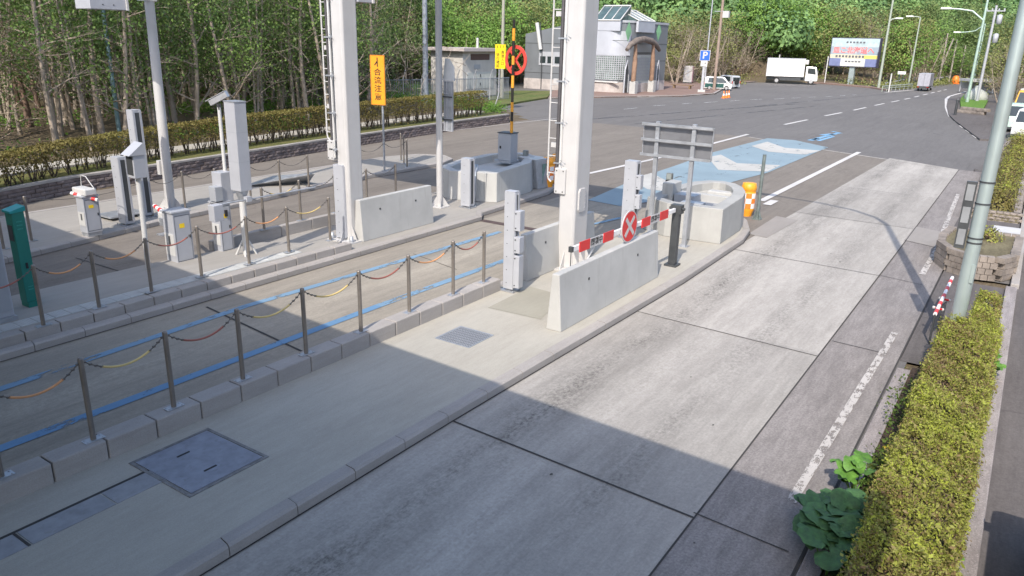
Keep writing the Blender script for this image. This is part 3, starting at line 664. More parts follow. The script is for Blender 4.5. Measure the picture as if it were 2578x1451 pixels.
# ================= slender poles =================
def pole(name, loc, h, r0, r1, mat_, label, cat='pole', group=None, base=None):
    t = thing(name, label, cat, loc, group=group)
    obj('shaft', MB().tube([(0, 0, .02), (0, 0, h)], [r0, r1], 16), mat_, t)
    if base:
        q = MB().box(-base, base, -base, base, 0, .025); k = r0
        for a in range(4):
            ca, sa = math.cos(a * PI / 2 + PI / 4), math.sin(a * PI / 2 + PI / 4)
            q.add([(ca * k * .9, sa * k * .9, .025), (ca * base * 1.2, sa * base * 1.2, .025), (ca * k * .9, sa * k * .9, .36), (ca * k * .9 - sa * .012, sa * k * .9 + ca * .012, .025), (ca * base * 1.2 - sa * .012, sa * base * 1.2 + ca * .012, .025), (ca * k * .9 - sa * .012, sa * k * .9 + ca * .012, .36)], [(0, 1, 2), (5, 4, 3), (0, 3, 4, 1), (1, 4, 5, 2), (2, 5, 3, 0)])
            q.lathe([(.02, .025), (.02, .08)], 8, (math.cos(a * PI / 2) * base * .75, math.sin(a * PI / 2) * base * .75))
        obj('base_plate', q, mat_, t)
    return t
pM = at(1107, 520, .15); pM.z = .145
tM = pole('signal_pole', pM, 9.5, .105, .105, white, 'white tubular pole with bolted foot carrying a sign seen from behind', 'pole', None, .26)
pL = at(430, 524, .15); pL.z = .145
tL = pole('signal_pole', pL, 9.5, .15, .13, white, 'thick white pole on the far island near the left, with a small meter box', 'pole', None, .3)
tL.rotation_euler = (0, R(1.3), 0)
pb1 = on_y(425, 445, pL.y - .15)
obj('meter_box', MB().box(-.24, -.10, -.18, .02, pb1.z - .145, pb1.z + .3), white, tL, bevel=.01)
obj('arm_bracket', MB().box(-.35, .15, -.16, .16, hz(pL, 395, 4), hz(pL, 395, 4) + .2), white, tL)
# sign seen from behind on the white pole
t = thing('lane_sign_board', 'tall narrow grey sign board seen from behind, strapped to the white pole', 'sign', pM + Vector((.26, .16, 0)))
z1 = hz(pM, 1130, 205); z0 = hz(pM, 1130, 330); zt = hz(pM, 1130, 148)
obj('panel', MB().box(-.18, .18, .0, .03, z0, z1), galv, t)
q = MB()
for x in (-.18, -.06, .14): q.box(x, x + .035, -.03, -.001, z0, z1)
for k in range(5): q.box(-.18, .18, -.055, -.031, z0 + k * (z1 - z0) / 4 - .015 * (k == 4), z0 + k * (z1 - z0) / 4 + .015)
obj('stiffener', q, galv_l, t)
obj('hood', MB().add([(-.22, 0, z1 + .02), (.22, 0, z1 + .02), (.16, .1, zt - .25), (-.05, .12, zt), (-.22, .1, zt), (-.22, .05, z1 + .02), (.22, .05, z1 + .02)], [(0, 1, 2, 3, 4), (0, 4, 5), (1, 6, 2)]), white_old, t)
obj('strap', MB().box(-.40, .2, -.08, -.056, z0 + .35, z0 + .39).box(-.40, .2, -.08, -.056, z1 - .5, z1 - .46), dkgrey, t)

# ================= toll gates and boxes at the left =================
t = thing('green_cabinet', 'tall narrow green steel cabinet on the walkway island in shade', 'cabinet', at(78, 768, .30))
gm = M('green_enamel', (.02, .20, .16), .4, .1, .08, 2, .2, (.05, .07, .06))
t.scale = (.8, .8, 1.02)
obj('body', MB().box(-.17, .17, -.14, .14, .1, 1.86), gm, t, bevel=.01)
obj('plinth', MB().box(-.16, .2, -.13, .13, 0, .1), gm, t)
obj('roof', MB().add([(-.2, -.18, 1.88), (.2, -.18, 1.88), (.2, .17, 1.95), (-.2, .17, 1.95), (-.2, -.18, 1.84), (.2, -.18, 1.84), (.2, .17, 1.86), (-.2, .17, 1.86)], [(0, 1, 2, 3), (4, 7, 6, 5), (4, 5, 1, 0), (5, 6, 2, 1), (6, 7, 3, 2), (7, 4, 0, 3)]), M('green_lid', (.02, .30, .30), .4, .1), t)
q = MB()
for k in range(3): q.box(.171, .18, -.07, .06, 1.52 + k * .07, 1.54 + k * .07)
q.box(.171, .18, -.06, .05, .34, .36).box(.171, .18, -.06, .05, .40, .415)
obj('louvre', q, M('green_louvre', (.03, .30, .24), .4), t)
obj('handle', MB().cbox((.178, 0, .82), (.014, .05, .11)), dark, t); obj('lock_panel', MB().box(-.12, .1, -.152, -.141, 1.3, 1.6), dkgrey, t)

stripe_w = M('white_arm_sleeve', (.78, .77, .76), .4)
def short_arm(parent, a, b, n, r):
    a, b = Vector(a), Vector(b); ar = obj('barrier_arm', MB().tube([a, b], r, 10), stripe_w, parent)
    for k in range(n):
        t0 = (k + .35) / n; t1 = t0 + .42 / n
        obj('red_band', MB().tube([a.lerp(b, t0), a.lerp(b, t1)], r + .004, 10), red, ar)
def gate(loc, h, label, w=.36, d=.42, arm=None, top=True):
    t = thing('gate_machine', label, 'toll gate', loc, group='toll gate machines')
    obj('cabinet', MB().box(-w / 2, w / 2, -d / 2, d / 2, .1, h), galv_l, t, bevel=.012)
    obj('base', MB().box(-w / 2 + .02, w / 2 - .02, -d / 2 + .02, d / 2 - .02, 0, .1), galv, t)
    obj('door_panel', MB().box(-w / 2 + .03, w / 2 - .03, -d / 2 - .012, -d / 2 - .001, .3, h * .62), white_old, t)
    obj('vent', MB().box(-.02, .04, -d / 2 - .018, -d / 2 - .013, h * .42, h * .58), dkgrey, t)
    q = MB().box(w / 2 + .001, w / 2 + .004, -d / 2 + .03, d / 2 - .03, .16, .17).box(w / 2 + .001, w / 2 + .004, -d / 2 + .03, d / 2 - .03, h - .08, h - .07).box(w / 2 + .001, w / 2 + .004, -d / 2 + .03, -d / 2 + .036, .17, h - .08).box(w / 2 + .001, w / 2 + .004, d / 2 - .036, d / 2 - .03, .17, h - .08)
    obj('door_seam', q, dkgrey, t); obj('lock', MB().cbox((w / 2 + .008, d / 2 - .07, h * .55), (.016, .03, .07)), dkgrey, t); obj('sticker', MB().box(w / 2 + .001, w / 2 + .003, -.08, .05, h * .72, h * .8), yellow2, t)
    if top: obj('lid', MB().box(-w / 2 - .02, w / 2 + .02, -d / 2 - .03, d / 2 + .02, h, h + .035), galv_l, t)
    return t
g1 = gate(at(233, 592, .15), 1.08, 'small far gate machine with stubby red and white arm beside a slotted column')
short_arm(g1, (-.3, -.25, 1.16), (.35, .1, 1.0), 3, .045)
obj('pivot_head', MB().box(-.42, .25, -.16, .16, 1.12, 1.3), white_old, g1, bevel=.03)
q = MB().tube([(-.3, .05, 1.3), (-.25, .05, 1.62), (0, .05, 1.6), (.3, .08, 1.3)], .012, 6); obj('handle_loop', q, white_old, g1)
obj('side_lamp', MB().box(-.34, -.19, -.1, .04, .55, .7), dkgrey, g1)
g2 = gate(at(458, 668, .15), 1.33, 'larger gate machine with red and white arm pointing left, before the thick white pole', .42, .46)
short_arm(g2, (-.55, .1, 1.13), (-1.45, .35, 1.2), 3, .05)
hd = obj('pivot_head', MB().box(-.55, -.22, -.14, .14, .98, 1.26), white_old, g2, bevel=.03); obj('motor', MB().cbox((-.30, -.17, 1.06), (.14, .1, .18)), galv, hd)
obj('shelf', MB().box(-.42, -.21, -.3, .0, .74, .77), galv, g2)
g3 = gate(at(566, 642, .15), 1.36, 'gate machine with a knob on its side below the roadside camera', .34, .34)
obj('knob', MB().cbox((.18, .02, 1.1), (.05, .07, .16)), dark, g3)
obj('upper_cabinet', MB().box(-.2, .16, -.02, .3, 1.36, 2.1), galv_l, g3, bevel=.01)
obj('side_cabinet', MB().box(-.05, .2, -.24, -.02, 1.42, 1.78), grey_box, g3, bevel=.01)
# camera on its mast
bI = at(566, 642, .15)
t = thing('surveillance_camera', 'roadside camera in a long grey housing on a slim mast', 'camera', bI + Vector((-.12, .32, 0)))
zc = hz(bI, 528, 268)
obj('mast', MB().tube([(0, 0, 1.3), (0, 0, zc - .05)], .045, 10), white_old, t)
fd = Vector((-.80, -.42, -.46)).normalized(); qf = fd.to_track_quat('Y', 'Z').to_matrix(); hcn = Vector((.0, .02, zc + .16))
obj('housing', MB().cbox(hcn, (.13, .5, .13), qf).cbox(hcn + qf @ Vector((0, .04, .08)), (.16, .56, .015), qf), galv, t)
obj('lens', MB().cbox(hcn + fd * .255, (.10, .02, .09), qf), glass, t)
obj('bracket', MB().box(-.04, .04, -.04, .04, zc - .1, zc + .04), dkgrey, t)
# tall column box on a splayed pole
bJ = at(622, 655, .15)
t = thing('antenna_column', 'tall square grey column box on a tapered pole with splayed feet', 'antenna column', bJ); t.rotation_euler = (0, R(.8), 0)
zb = hz(bJ, 612, 478); zt = hz(bJ, 595, 256)
obj('box', MB().box(-.19, .19, -.16, .16, zb, zt), galv_l, t, bevel=.006)
obj('cap', MB().box(-.2, .2, -.17, .17, zt, zt + .02), galv, t)
q = MB()
for k in (1, 2): q.box(-.192, .192, -.162, .162, zb + k * (zt - zb) / 3, zb + k * (zt - zb) / 3 + .008)
obj('seam', q, grey_box, t)
obj('neck', MB().lathe([(.07, zb - .3), (.16, zb)], 16), galv, t)
obj('pole', MB().tube([(0, 0, .03), (0, 0, zb - .28)], .08, 12), white_old, t)
q = MB().box(-.24, .24, -.24, .24, 0, .03)
for a in range(4):
    ca, sa = math.cos(a * PI / 2 + .8), math.sin(a * PI / 2 + .8); q.tube([(ca * .3, sa * .3, .02), (ca * .07, sa * .07, .5)], .025, 6)
obj('foot', q, white_old, t)
rail = thing('horizontal_arm', 'thin grey horizontal arm with a small box crossing the antenna column', 'arm', Vector((bJ.x + .26, bJ.y - .5, zb - .05)))
obj('arm', MB().tube([(0, -.35, 0), (0, 2.6, 0)], .02, 8), galv, rail)
obj('clamp', MB().box(-.08, .05, .42, .56, -.05, .07), galv_l, rail); obj('small_box', MB().box(-.1, .12, -.55, -.3, -.36, .02), galv_l, rail, bevel=.01)
# display box on pole
bF = at(375, 690, .15)
t = thing('fee_display', 'grey roadside display box with sloping hood on a white pole', 'display', bF)
z0 = hz(bF, 352, 445); z1 = hz(bF, 345, 385)
obj('pole', MB().tube([(0, 0, .03), (0, 0, z0)], .055, 12), white_old, t)
t.rotation_euler = (0, R(1.8), 0)
obj('cabinet', MB().box(-.15, .14, -.15, .13, z0, z1), galv_l, t, bevel=.01)
obj('screen', MB().box(-.12, .1, -.162, -.151, z0 + .07, z1 - .05), dkgrey, t)
obj('hood', MB().add([(-.17, -.25, z1 - .02), (.16, -.25, z1 - .02), (.16, .10, z1 + .24), (-.17, .10, z1 + .24), (.16, .14, z1 - .02), (-.17, .14, z1 - .02)], [(0, 1, 2, 3), (1, 4, 2), (0, 3, 5), (4, 5, 3, 2), (5, 4, 1, 0)]), galv_l, t)
obj('foot', MB().box(-.24, .24, -.24, .24, 0, .025).lathe([(.03, .025), (.03, .12)], 8, (-.17, -.17)).lathe([(.03, .025), (.03, .12)], 8, (.17, .17)).lathe([(.03, .025), (.03, .12)], 8, (.17, -.17)).lathe([(.03, .025), (.03, .12)], 8, (-.17, .17)), galv, t)
t = thing('steel_plate_step', 'low flat steel platform between the far gate machines', 'platform', at(282, 552, .15))
obj('deck', MB().box(-.5, .3, -.2, .9, .08, .12), galv, t); obj('leg', MB().box(-.45, -.4, -.15, -.1, 0, .08), galv, t); obj('leg', MB().box(.2, .25, .8, .85, 0, .08), galv, t)
tp = thing('sheet_cover', 'triangular grey sheet leaning over a box behind the chain posts', 'cover', at(700, 470, .15))
obj('sheet', MB().add([(-.9, -.9, .02), (1.0, .9, .5), (.2, 1.3, .08), (-.6, .3, .3), (-.9, -.9, 0), (1.0, .9, .46), (.2, 1.3, .0)], [(0, 1, 3), (3, 1, 2), (4, 6, 5), (0, 4, 5, 1), (1, 5, 6, 2)]), galv, tp)

# ================= concrete end blocks (hollow, U shaped) =================
def end_block(poly, h0, h1, label, mat_=conc_w, hollow=None):
    cx = sum(p[0] for p in poly) / len(poly); cy = sum(p[1] for p in poly) / len(poly)
    loc = [(p[0] - cx, p[1] - cy) for p in poly]
    t = thing('island_end_block', label, 'concrete block', (cx, cy, .145), group='concrete blocks at the island ends')
    inn = inset(loc, .40); n = len(loc); q = MB()
    hh = [h0 + (h1 - h0) * (p[1] - min(a[1] for a in loc)) / (max(a[1] for a in loc) - min(a[1] for a in loc)) for p in loc]
    vs_ = [(x, y, 0) for x, y in loc] + [(x * .97, y * .97, z) for (x, y), z in zip(loc, hh)] + [(x, y, z) for (x, y), z in zip(inn, hh)] + [(x, y, z - .28) for (x, y), z in zip(inn, hh)]
    fs = [tuple(range(n - 1, -1, -1))]
    for i in range(n):
        j = (i + 1) % n; fs += [(i, j, n + j, n + i), (n + i, n + j, 2 * n + j, 2 * n + i), (2 * n + i, 2 * n + j, 3 * n + j, 3 * n + i)]
    fs.append(tuple(range(3 * n, 4 * n))); q.add(vs_, fs)
    obj('shell', q, mat_, t, bevel=.02)
    return t, Vector((cx, cy, .145)), hh
n1 = [(-6.70, 20.6), (-6.78, 22.6), (-6.95, 23.4), (-7.25, 24.05), (-7.65, 24.5), (-8.1, 24.65), (-8.55, 24.5), (-8.9, 24.0), (-9.1, 23.3), (-9.2, 22.3), (-9.2, 20.9), (-8.35, 20.45)]
m_blk = M('pale_block_concrete', (.36, .36, .345), .85, 0, .1, 1.6, .7, (.23, .22, .20), .004, streak=True)
eb1, c1, _ = end_block(n1, .98, 1.1, 'pale hollow concrete block on the sunlit nose of the nearest island', m_blk)
obj('dividing_wall', MB().box(-1.0, .95, -.55, -.35, .45, 1.0), conc_w, eb1, bevel=.01)
obj('ledge', MB().box(-.2, .9, .6, .95, .4, .92), conc_w, eb1, bevel=.03); obj('pier', MB().box(-.95, -.6, -1.3, -.6, .5, 1.35), conc_w, eb1, bevel=.03)
obj('infill', MB().box(-.7, .6, -1.3, 1.0, .2, .78), grey_box, eb1); obj('equipment_box', MB().box(-.55, .1, -1.3, -.75, .78, 1.05), grey_box, eb1, bevel=.02)
obj('notch_cover', MB().box(.0, .62, -2.12, -1.75, .62, 1.01), grey_box, eb1)
n2 = [(-14.85, 21.2), (-15.0, 23.6), (-15.6, 24.9), (-16.3, 25.4), (-17.0, 25.1), (-17.5, 24.2), (-17.6, 22.5), (-17.3, 21.0), (-16.5, 20.6), (-15.7, 20.8)]
eb2, c2, _ = end_block(n2, 1.0, 1.15, 'grey hollow concrete block in the gantry shade on the middle island')
obj('infill', MB().box(-1.0, .9, -1.5, .8, .2, .82), conc_w, eb2)
obj('pilaster', MB().box(.98, 1.14, -1.9, -1.3, 0, 1.0), conc_w, eb2, bevel=.02)
t = thing('pipe_run', 'pair of grey pipes bending down the front of the shaded block', 'pipes', (c2.x + .75, c2.y - 1.75, .145))
for dx in (0, .09):
    obj('pipe', MB().tube([(-.6 + dx, .55, 1.1), (-.25 + dx, .1, 1.12), (-.05 + dx, -.28, 1.02), (dx, -.36, .8), (dx + .05, -.38, .45), (dx, -.4, .12), (-.12 + dx, -.5, .05), (-.3 + dx, -.6, .03)], .035, 8), galv, t)
# small lamp heads standing on the blocks
def lamp_cam(px, py, top, label, X=None):
    b = at(px, py, 1.05); t = thing('flood_lamp', label, 'lamp', b, group='small lamps on the island blocks')
    h = hz(b, px, top)
    obj('head', MB().cbox((0, 0, h - .13), (.2, .14, .24)), M('lamp_grey', (.2, .21, .2), .45, .3), t, bevel=.02)
    obj('lens', MB().cbox((0, -.075, h - .12), (.15, .02, .18)), M('lamp_lens', (.28, .31, .30), .15), t)
    obj('stand', MB().tube([(0, 0, 0), (0, 0, h - .25)], .03, 8).box(-.08, .08, -.08, .08, 0, .03), dkgrey, t); obj('yoke', MB().box(-.13, .13, -.02, .02, h - .3, h - .25), dkgrey, t)
lamp_cam(1684, 470, 435, 'small box lamp on the sunlit white end block')
lamp_cam(1323, 407, 378, 'small box lamp on the shaded grey end block')
# raised boom gate on block 2
bO = at(1277, 408, 1.1)
t = thing('boom_gate', 'boom gate with its black and yellow pole raised upright and a red ring on it', 'boom gate', bO)
ztop = hz(bO, 1280, 335); zp = hz(bO, 1299, 50)
obj('cabinet', MB().box(-.28, .3, -.24, .24, .08, ztop), grey_box, t, bevel=.02)
obj('foot', MB().box(-.4, .36, -.32, .3, 0, .08), galv, t); obj('lid', MB().box(-.3, .32, -.26, .26, ztop, ztop + .03), dkgrey, t)
obj('keyhole', MB().cbox((-.16, -.245, ztop * .52), (.07, .01, .1)), dark, t)
bands = [50, 72, 103, 141, 163, 190, 221, 257, 281, 305, 335]
ar = None
for k in range(len(bands) - 1):
    za, zb_ = hz(bO, 1299, bands[k]), hz(bO, 1297, bands[k + 1]); isb = k % 2 == 0
    mm = ink if isb else M('amber_band', (.80, .36, .04), .4)
    if ar is None: ar = obj('boom_pole', MB().tube([(.2, -.05, hz(bO, 1297, 335)), (.2, -.05, zp)], .05, 10), ink, t)
    if not isb: obj('amber_band', MB().tube([(.2, -.05, za), (.2, -.05, zb_)], .056, 10), mm, ar)
zr = hz(bO, 1302, 152); rr = .52
ring = MB(); N_ = 36
for (r0, r1) in ((rr * .78, rr),):
    vs_ = []
    for y_ in (.06, .10):
        for k in range(N_):
            a = 2 * PI * k / N_
            for r_ in (r0, r1): vs_.append((r_ * math.cos(a), y_, r_ * math.sin(a)))
    fs = []
    for k in range(N_):
        j = (k + 1) % N_; a0, a1, b0, b1 = 2 * k, 2 * k + 1, 2 * j, 2 * j + 1; o = 2 * N_
        fs += [(a0, a1, b1, b0), (o + a0, o + b0, o + b1, o + a1), (a1, o + a1, o + b1, b1), (a0, b0, o + b0, o + a0)]
    ring.add(vs_, fs)
red2 = M('faded_red_ring', (.75, .08, .06), .45)
for s_ in (-1, 1): ring.cbox((0, .08, 0), (.07, .03, rr * 1.7), Matrix.Rotation(s_ * R(40), 3, 'Y'))
rg = obj('red_ring_sign', ring, red2, t, (.22, 0, zr), rz=R(-8))
# ================= closed-lane arm with crossed disc =================
bG = at(1692, 668, .15); bG.z = .145
armz = hz(bG, 1703, 527)
t = thing('closed_lane_arm', 'horizontal red and white closure arm with a crossed red disc on a black post', 'barrier arm', bG)
obj('post', MB().box(-.09, .09, -.09, .09, .05, armz - .1), dkgrey, t, bevel=.01)
obj('foot', MB().box(-.16, .16, -.16, .16, 0, .05), dkgrey, t)
obj('hinge', MB().box(-.14, .14, -.1, .1, armz - .1, armz + .12).tube([(-.2, 0, armz + .02), (.2, 0, armz + .02)], .035, 8), dkgrey, t)
E_ = at(1440, 628, bG.z + armz) - bG; E_.z = armz
D = E_.normalized() if False else Vector((E_.x, E_.y, 0)).normalized(); Lr = Vector((E_.x, E_.y)).length
ang = math.atan2(D.y, D.x)
a = obj('arm', MB().box(.15, Lr, -.03, .03, -.05, .05), stripe_w, t, (0, 0, armz), rz=ang, bevel=.005)
def pt_on_arm(px, py):
    best = min(range(0, 400), key=lambda k: abs(pix(bG + D * (Lr * k / 400) + Vector((0, 0, armz)))[0] - px)); return Lr * best / 400
for (xa, xb) in ((1455, 1480), (1515, 1540), (1612, 1633), (1658, 1678)):
    s0, s1 = pt_on_arm(xb, 0), pt_on_arm(xa, 0)
    obj('red_panel', MB().box(s0, s1, -.001 + .031, .05, -.105, .105), red, a); 
for (xa, xb, tx) in ((1482, 1513, '閉鎖中'), (1634, 1657, '閉鎖中')):
    s0, s1 = pt_on_arm(xb, 0), pt_on_arm(xa, 0)
    pn = obj('word_panel', MB().box(s0, s1, .031, .045, -.10, .10), white, a)
    text('lettering', tx, (s1 - s0) / 3.1, ink, pn, ((s0 + s1) / 2, .047, 0), (PI / 2, 0, PI), .001, 1.0, .002)
sd_ = pt_on_arm(1577, 0)
q = MB(); N_ = 40; q.add([(0.36 * math.cos(2 * PI * k / N_), y_, .36 * math.sin(2 * PI * k / N_)) for y_ in (.055, .075) for k in range(N_)], [tuple(range(N_)), tuple(range(2 * N_ - 1, N_ - 1, -1))] + [(N_ + k, N_ + (k + 1) % N_, (k + 1) % N_, k) for k in range(N_)])
ds = obj('crossed_disc', q, white, a, (sd_, 0, .06))
q = MB(); q.add([(0.335 * math.cos(2 * PI * k / N_), y_, .335 * math.sin(2 * PI * k / N_)) for y_ in (.076, .079) for k in range(N_)], [tuple(range(N_)), tuple(range(2 * N_ - 1, N_ - 1, -1))] + [(N_ + k, N_ + (k + 1) % N_, (k + 1) % N_, k) for k in range(N_)])
obj('red_face', q, red, ds)
q = MB()
for s_ in (-1, 1): q.cbox((0, .082 + .0015 * s_, 0), (.09, .003, .56), Matrix.Rotation(s_ * R(45), 3, 'Y'))
obj('white_cross', q, white, ds)
q = MB().tube([(pt_on_arm(1500, 0), 0, -.08), (pt_on_arm(1475, 0) , 0, -.42)], .02, 6).tube([(pt_on_arm(1575, 0), 0, -.3), (pt_on_arm(1540, 0), 0, -.7)], .02, 6)
obj('prop_strut', q, white_old, a)
obj('end_clip', MB().box(Lr, Lr + .07, -.04, .04, -.05, .06).tube([(Lr + .03, 0, -.05), (Lr + .03, 0, -.45)], .01, 5), dkgrey, a)

# ================= two-legged sign seen from behind =================
bT = at(1721, 620, .15); bT.z = .145; bT2 = on_y(1637, 570, bT.y); xl = bT2.x - bT.x
t = thing('direction_sign', 'wide sign board seen from behind on two grey posts above the white end block', 'sign', bT)
zt = hz(bT, 1735, 318) + .05; z0 = hz(bT, 1735, 402)
for x in (0, xl): obj('post', MB().box(x - .055, x + .055, -.05, .05, 0, zt), galv, t, bevel=.006)
obj('base_plate', MB().box(-.13, .13, -.13, .13, 0, .02), galv, t); obj('base_plate', MB().box(xl - .13, xl + .13, -.13, .13, 0, .02), galv, t)
xa, xb = xl - .42, .5
obj('panel', MB().box(xa, xb, .055, .07, z0 - .02, zt - .06), M('sign_back_grey', (.19, .195, .21), .5, .3), t)
for k in range(3): zz = z0 + .02 + k * (zt - z0 - .1) / 2; obj('cross_rail', MB().box(xa - .03, xb + .03, -.09, -.051, zz - .035, zz + .035), galv, t)
pass; obj('edge_frame', MB().box(xa - .02, xa, .03, .08, z0, zt - .06), galv, t); obj('edge_frame', MB().box(xb, xb + .02, .03, .08, z0, zt - .06), galv, t)
# ================= drum, marker posts, stacked shaded sign =================
def drum(loc, h, label, r=.24):
    t = thing('crash_drum', label, 'drum', loc, group='orange crash cushion drums')
    obj('shell', MB().lathe([(r * .72, 0), (r * .8, h * .08), (r * .97, h * .18), (r, h * .22), (r, h * .72), (r * .96, h * .74), (r * .96, h * .78), (r * 1.03, h * .8), (r * 1.03, h * .9), (r * .96, h * .93), (r * .9, h * 1.0), (r * .3, h * 1.01)], 24), amber, t)
    k = obj('reflective_band', MB().lathe([(r * 1.012, h * .25), (r * 1.012, h * .71)], 24), stripe_w, t)
    q = MB()
    for j in range(3):
        for i in range(0, 8):
            if (i + j) % 2: continue
            a0, a1 = 2 * PI * i / 8, 2 * PI * (i + 1) / 8; zz0, zz1 = h * (.25 + .153 * j), h * (.25 + .153 * (j + 1)); n = 4; rr_ = r * 1.025
            vs_ = [(rr_ * math.cos(a0 + (a1 - a0) * m_ / n), rr_ * math.sin(a0 + (a1 - a0) * m_ / n), z) for z in (zz0, zz1) for m_ in range(n + 1)]
            q.add(vs_, [(m_, m_ + 1, n + 2 + m_, n + 1 + m_) for m_ in range(n)], True)
    obj('red_check', q, orange, k)
    return t
dr = drum(at(1878, 543, 0), 1.12, 'orange crash drum with white and red checks at the nose of the nearest island')
drum(at(1379, 470, .15), 1.12, 'orange crash drum half hidden behind the ladder, left one of the pair'); drum(at(1402, 462, .15), 1.15, 'orange crash drum behind the ladder, right one of the pair')
pole('marker_post', at(1905, 552, 0), 2.15, .06, .055, M('greenish_grey_steel', (.22, .26, .25), .4, .5, .2, 6), 'dull steel marker post standing beside the crash drum', 'post', None, .14)
t = thing('leaning_panel', 'tilted grey panel with coloured arrow marks at the nose of the shaded block', 'panel', at(1350, 472, .15))
obj('frame', MB().prism([(-.35, -.3), (.3, -.35), (.35, .3), (-.3, .35)], 0, 1.1, [(-.75, -.2), (.2, -.45), (.35, .45), (-.6, .5)]), galv, t, bevel=.02)
obj('face', MB().cbox((.31, .1, .55), (.02, .35, .75)), M('greenish_panel', (.15, .28, .24), .5, 0, .4, 5), t)
obj('top_sheet', MB().prism([(-.75, -.2), (.2, -.45), (.35, .45), (-.6, .5)], 1.101, 1.12), white, t)
# ================= stone wall, hedges =================
def resample(pts, step):
    out = [Vector(pts[0])]; 
    for a, b in zip(pts, pts[1:]):
        a, b = Vector(a), Vector(b); n = max(1, round((b - a).length / step))
        out += [a.lerp(b, (k + 1) / n) for k in range(n)]
    return out
wl = [(-26.9, 2.0), P2(0, 526), P2(200, 485), P2(430, 448), P2(640, 412), P2(820, 381), P2(1150, 328), P2(1281, 309)]
wp = resample([(*p, 0) for p in wl], .34)
WH = .60
def stone_course(path, courses, h, thick, side, jitter=.02, gap=.012):
    mb = MB()
    for i, (a, b) in enumerate(zip(path, path[1:])):
        d = (b - a).normalized(); n = Vector((-d.y, d.x, 0)) * side
        for c in range(courses):
            s = .5 if c % 2 else 0
            a2 = a.lerp(b, s); b2 = b + (b - a) * s if s else b
            e0 = n * rnd.uniform(-jitter, jitter); z0, z1 = c * h / courses + gap / 2, (c + 1) * h / courses - gap / 2
            p = [a2 + d * gap / 2 - e0, b2 - d * gap / 2 - e0, b2 - d * gap / 2 + n * thick, a2 + d * gap / 2 + n * thick]
            if side > 0: p = p[:]
            m = rnd.uniform(.0, .02)
            vs_ = [(q_.x, q_.y, z) for z in (z0, z1) for q_ in p]
            # a proud, rough face
            cf = (p[0] + p[1]) / 2 - n * (.015 + m); vs_.append((cf.x, cf.y, (z0 + z1) / 2))
            mb.add(vs_, [(0, 1, 8), (1, 5, 8), (5, 4, 8), (4, 0, 8), (1, 2, 6, 5), (2, 3, 7, 6), (3, 0, 4, 7), (4, 5, 6, 7), (3, 2, 1, 0)])
    return mb
m_stone = M('purple_grey_wall_stone', (.17, .14, .135), .85, 0, .45, 2.2, .35, (.07, .06, .055), .01)
m_stone2 = M('grey_planter_stone', (.25, .215, .185), .85, 0, .35, 2.5, .4, (.09, .08, .07), .01)
t = thing('stone_wall', 'long low wall of rough purplish stone blocks in front of the long hedge', 'wall', wp[0])
off = [p - wp[0] for p in wp]
obj('stonework', stone_course(off, 4, WH - .07, .28, 1, .02), m_stone, t)
def ribbon(path, w0, w1, z0, z1):
    mb = MB(); n_ = len(path); vs_ = []
    for i, p in enumerate(path):
        d = (path[min(i + 1, n_ - 1)] - path[max(i - 1, 0)]).normalized(); nn = Vector((-d.y, d.x, 0)); a, b = p + nn * w0, p + nn * w1
        vs_ += [(a.x, a.y, z0), (b.x, b.y, z0), (b.x, b.y, z1), (a.x, a.y, z1)]
    fs = []
    for i in range(n_ - 1): fs += [(4 * i + j, 4 * i + (j + 1) % 4, 4 * i + 4 + (j + 1) % 4, 4 * i + 4 + j)[::-1] for j in range(4)]
    fs += [(0, 1, 2, 3), tuple(4 * (n_ - 1) + j for j in (3, 2, 1, 0))]
    return mb.add(vs_, fs)
obj('mortar_core', ribbon(off, .03, .25, 0, WH - .08), M('wall_mortar', (.05, .045, .04), .9, 0, .2), t)
obj('coping', ribbon(off, -.03, .24, WH - .07, WH), M('wall_coping', (.33, .31, .29), .85, 0, .2, 2, .5, (.15, .14, .1)), t)
m_grass = G('short_grass', (.075, .10, .025), (.17, .15, .06), .4, 22, 1.2, 0, stains=.4, stain_col=(.10, .075, .045), bmp=.03)
struct('grass_strip', ribbon(wp, .24, 1.9, .3, WH - .012), m_grass)
m_path = G('pale_path', (.36, .34, .30), (.44, .42, .38), .1, 30, .6)
struct('path', ribbon(wp, 2.1, 3.4, .25, WH + .03), m_path)

def leaf_quads(C, size, seed=1, up=.35, normals=None, aspect=.7):
    rs = np.random.RandomState(seed); n = len(C)
    N = rs.normal(size=(n, 3)); N[:, 2] += up * 2
    if normals is not None: N = N * .55 + normals
    N /= np.linalg.norm(N, axis=1)[:, None] + 1e-9
    A = np.cross(N, rs.normal(size=(n, 3))); A /= np.linalg.norm(A, axis=1)[:, None] + 1e-9; B = np.cross(N, A)
    s = (np.asarray(size) * rs.uniform(.65, 1.35, n))[:, None] / 2; A = A * s; B = B * s * aspect
    V = np.empty((n * 4, 3)); V[0::4] = C - A; V[1::4] = C - B; V[2::4] = C + A; V[3::4] = C + B
    return V, np.arange(n * 4).reshape(n, 4)
hedge_leaf = LEAF('hedge_leaves', [(.10, .075, .03), (.17, .14, .045), (.21, .19, .055), (.16, .19, .045)], .6, .25)
bark_dk = M('dark_stem_bark', (.07, .055, .04), .9, 0, .3, 4)
hb = [(0, 477, 398), (200, 436, 357), (430, 397, 321), (640, 366, 292), (820, 341, 272), (1000, 317, 252), (1218, 290, 231)]
hbase = [at(a, b, WH) for a, b, c in hb]; hH = [hz(q_, a, c) for (a, b, c), q_ in zip(hb, hbase)]
H_ = sum(hH) / len(hH); H_ = max(.8, min(1.5, H_))
hp0 = hbase[0] + (hbase[0] - hbase[1]).normalized() * 4
hp_ = resample([hp0] + hbase, .42)
hcum = [0]
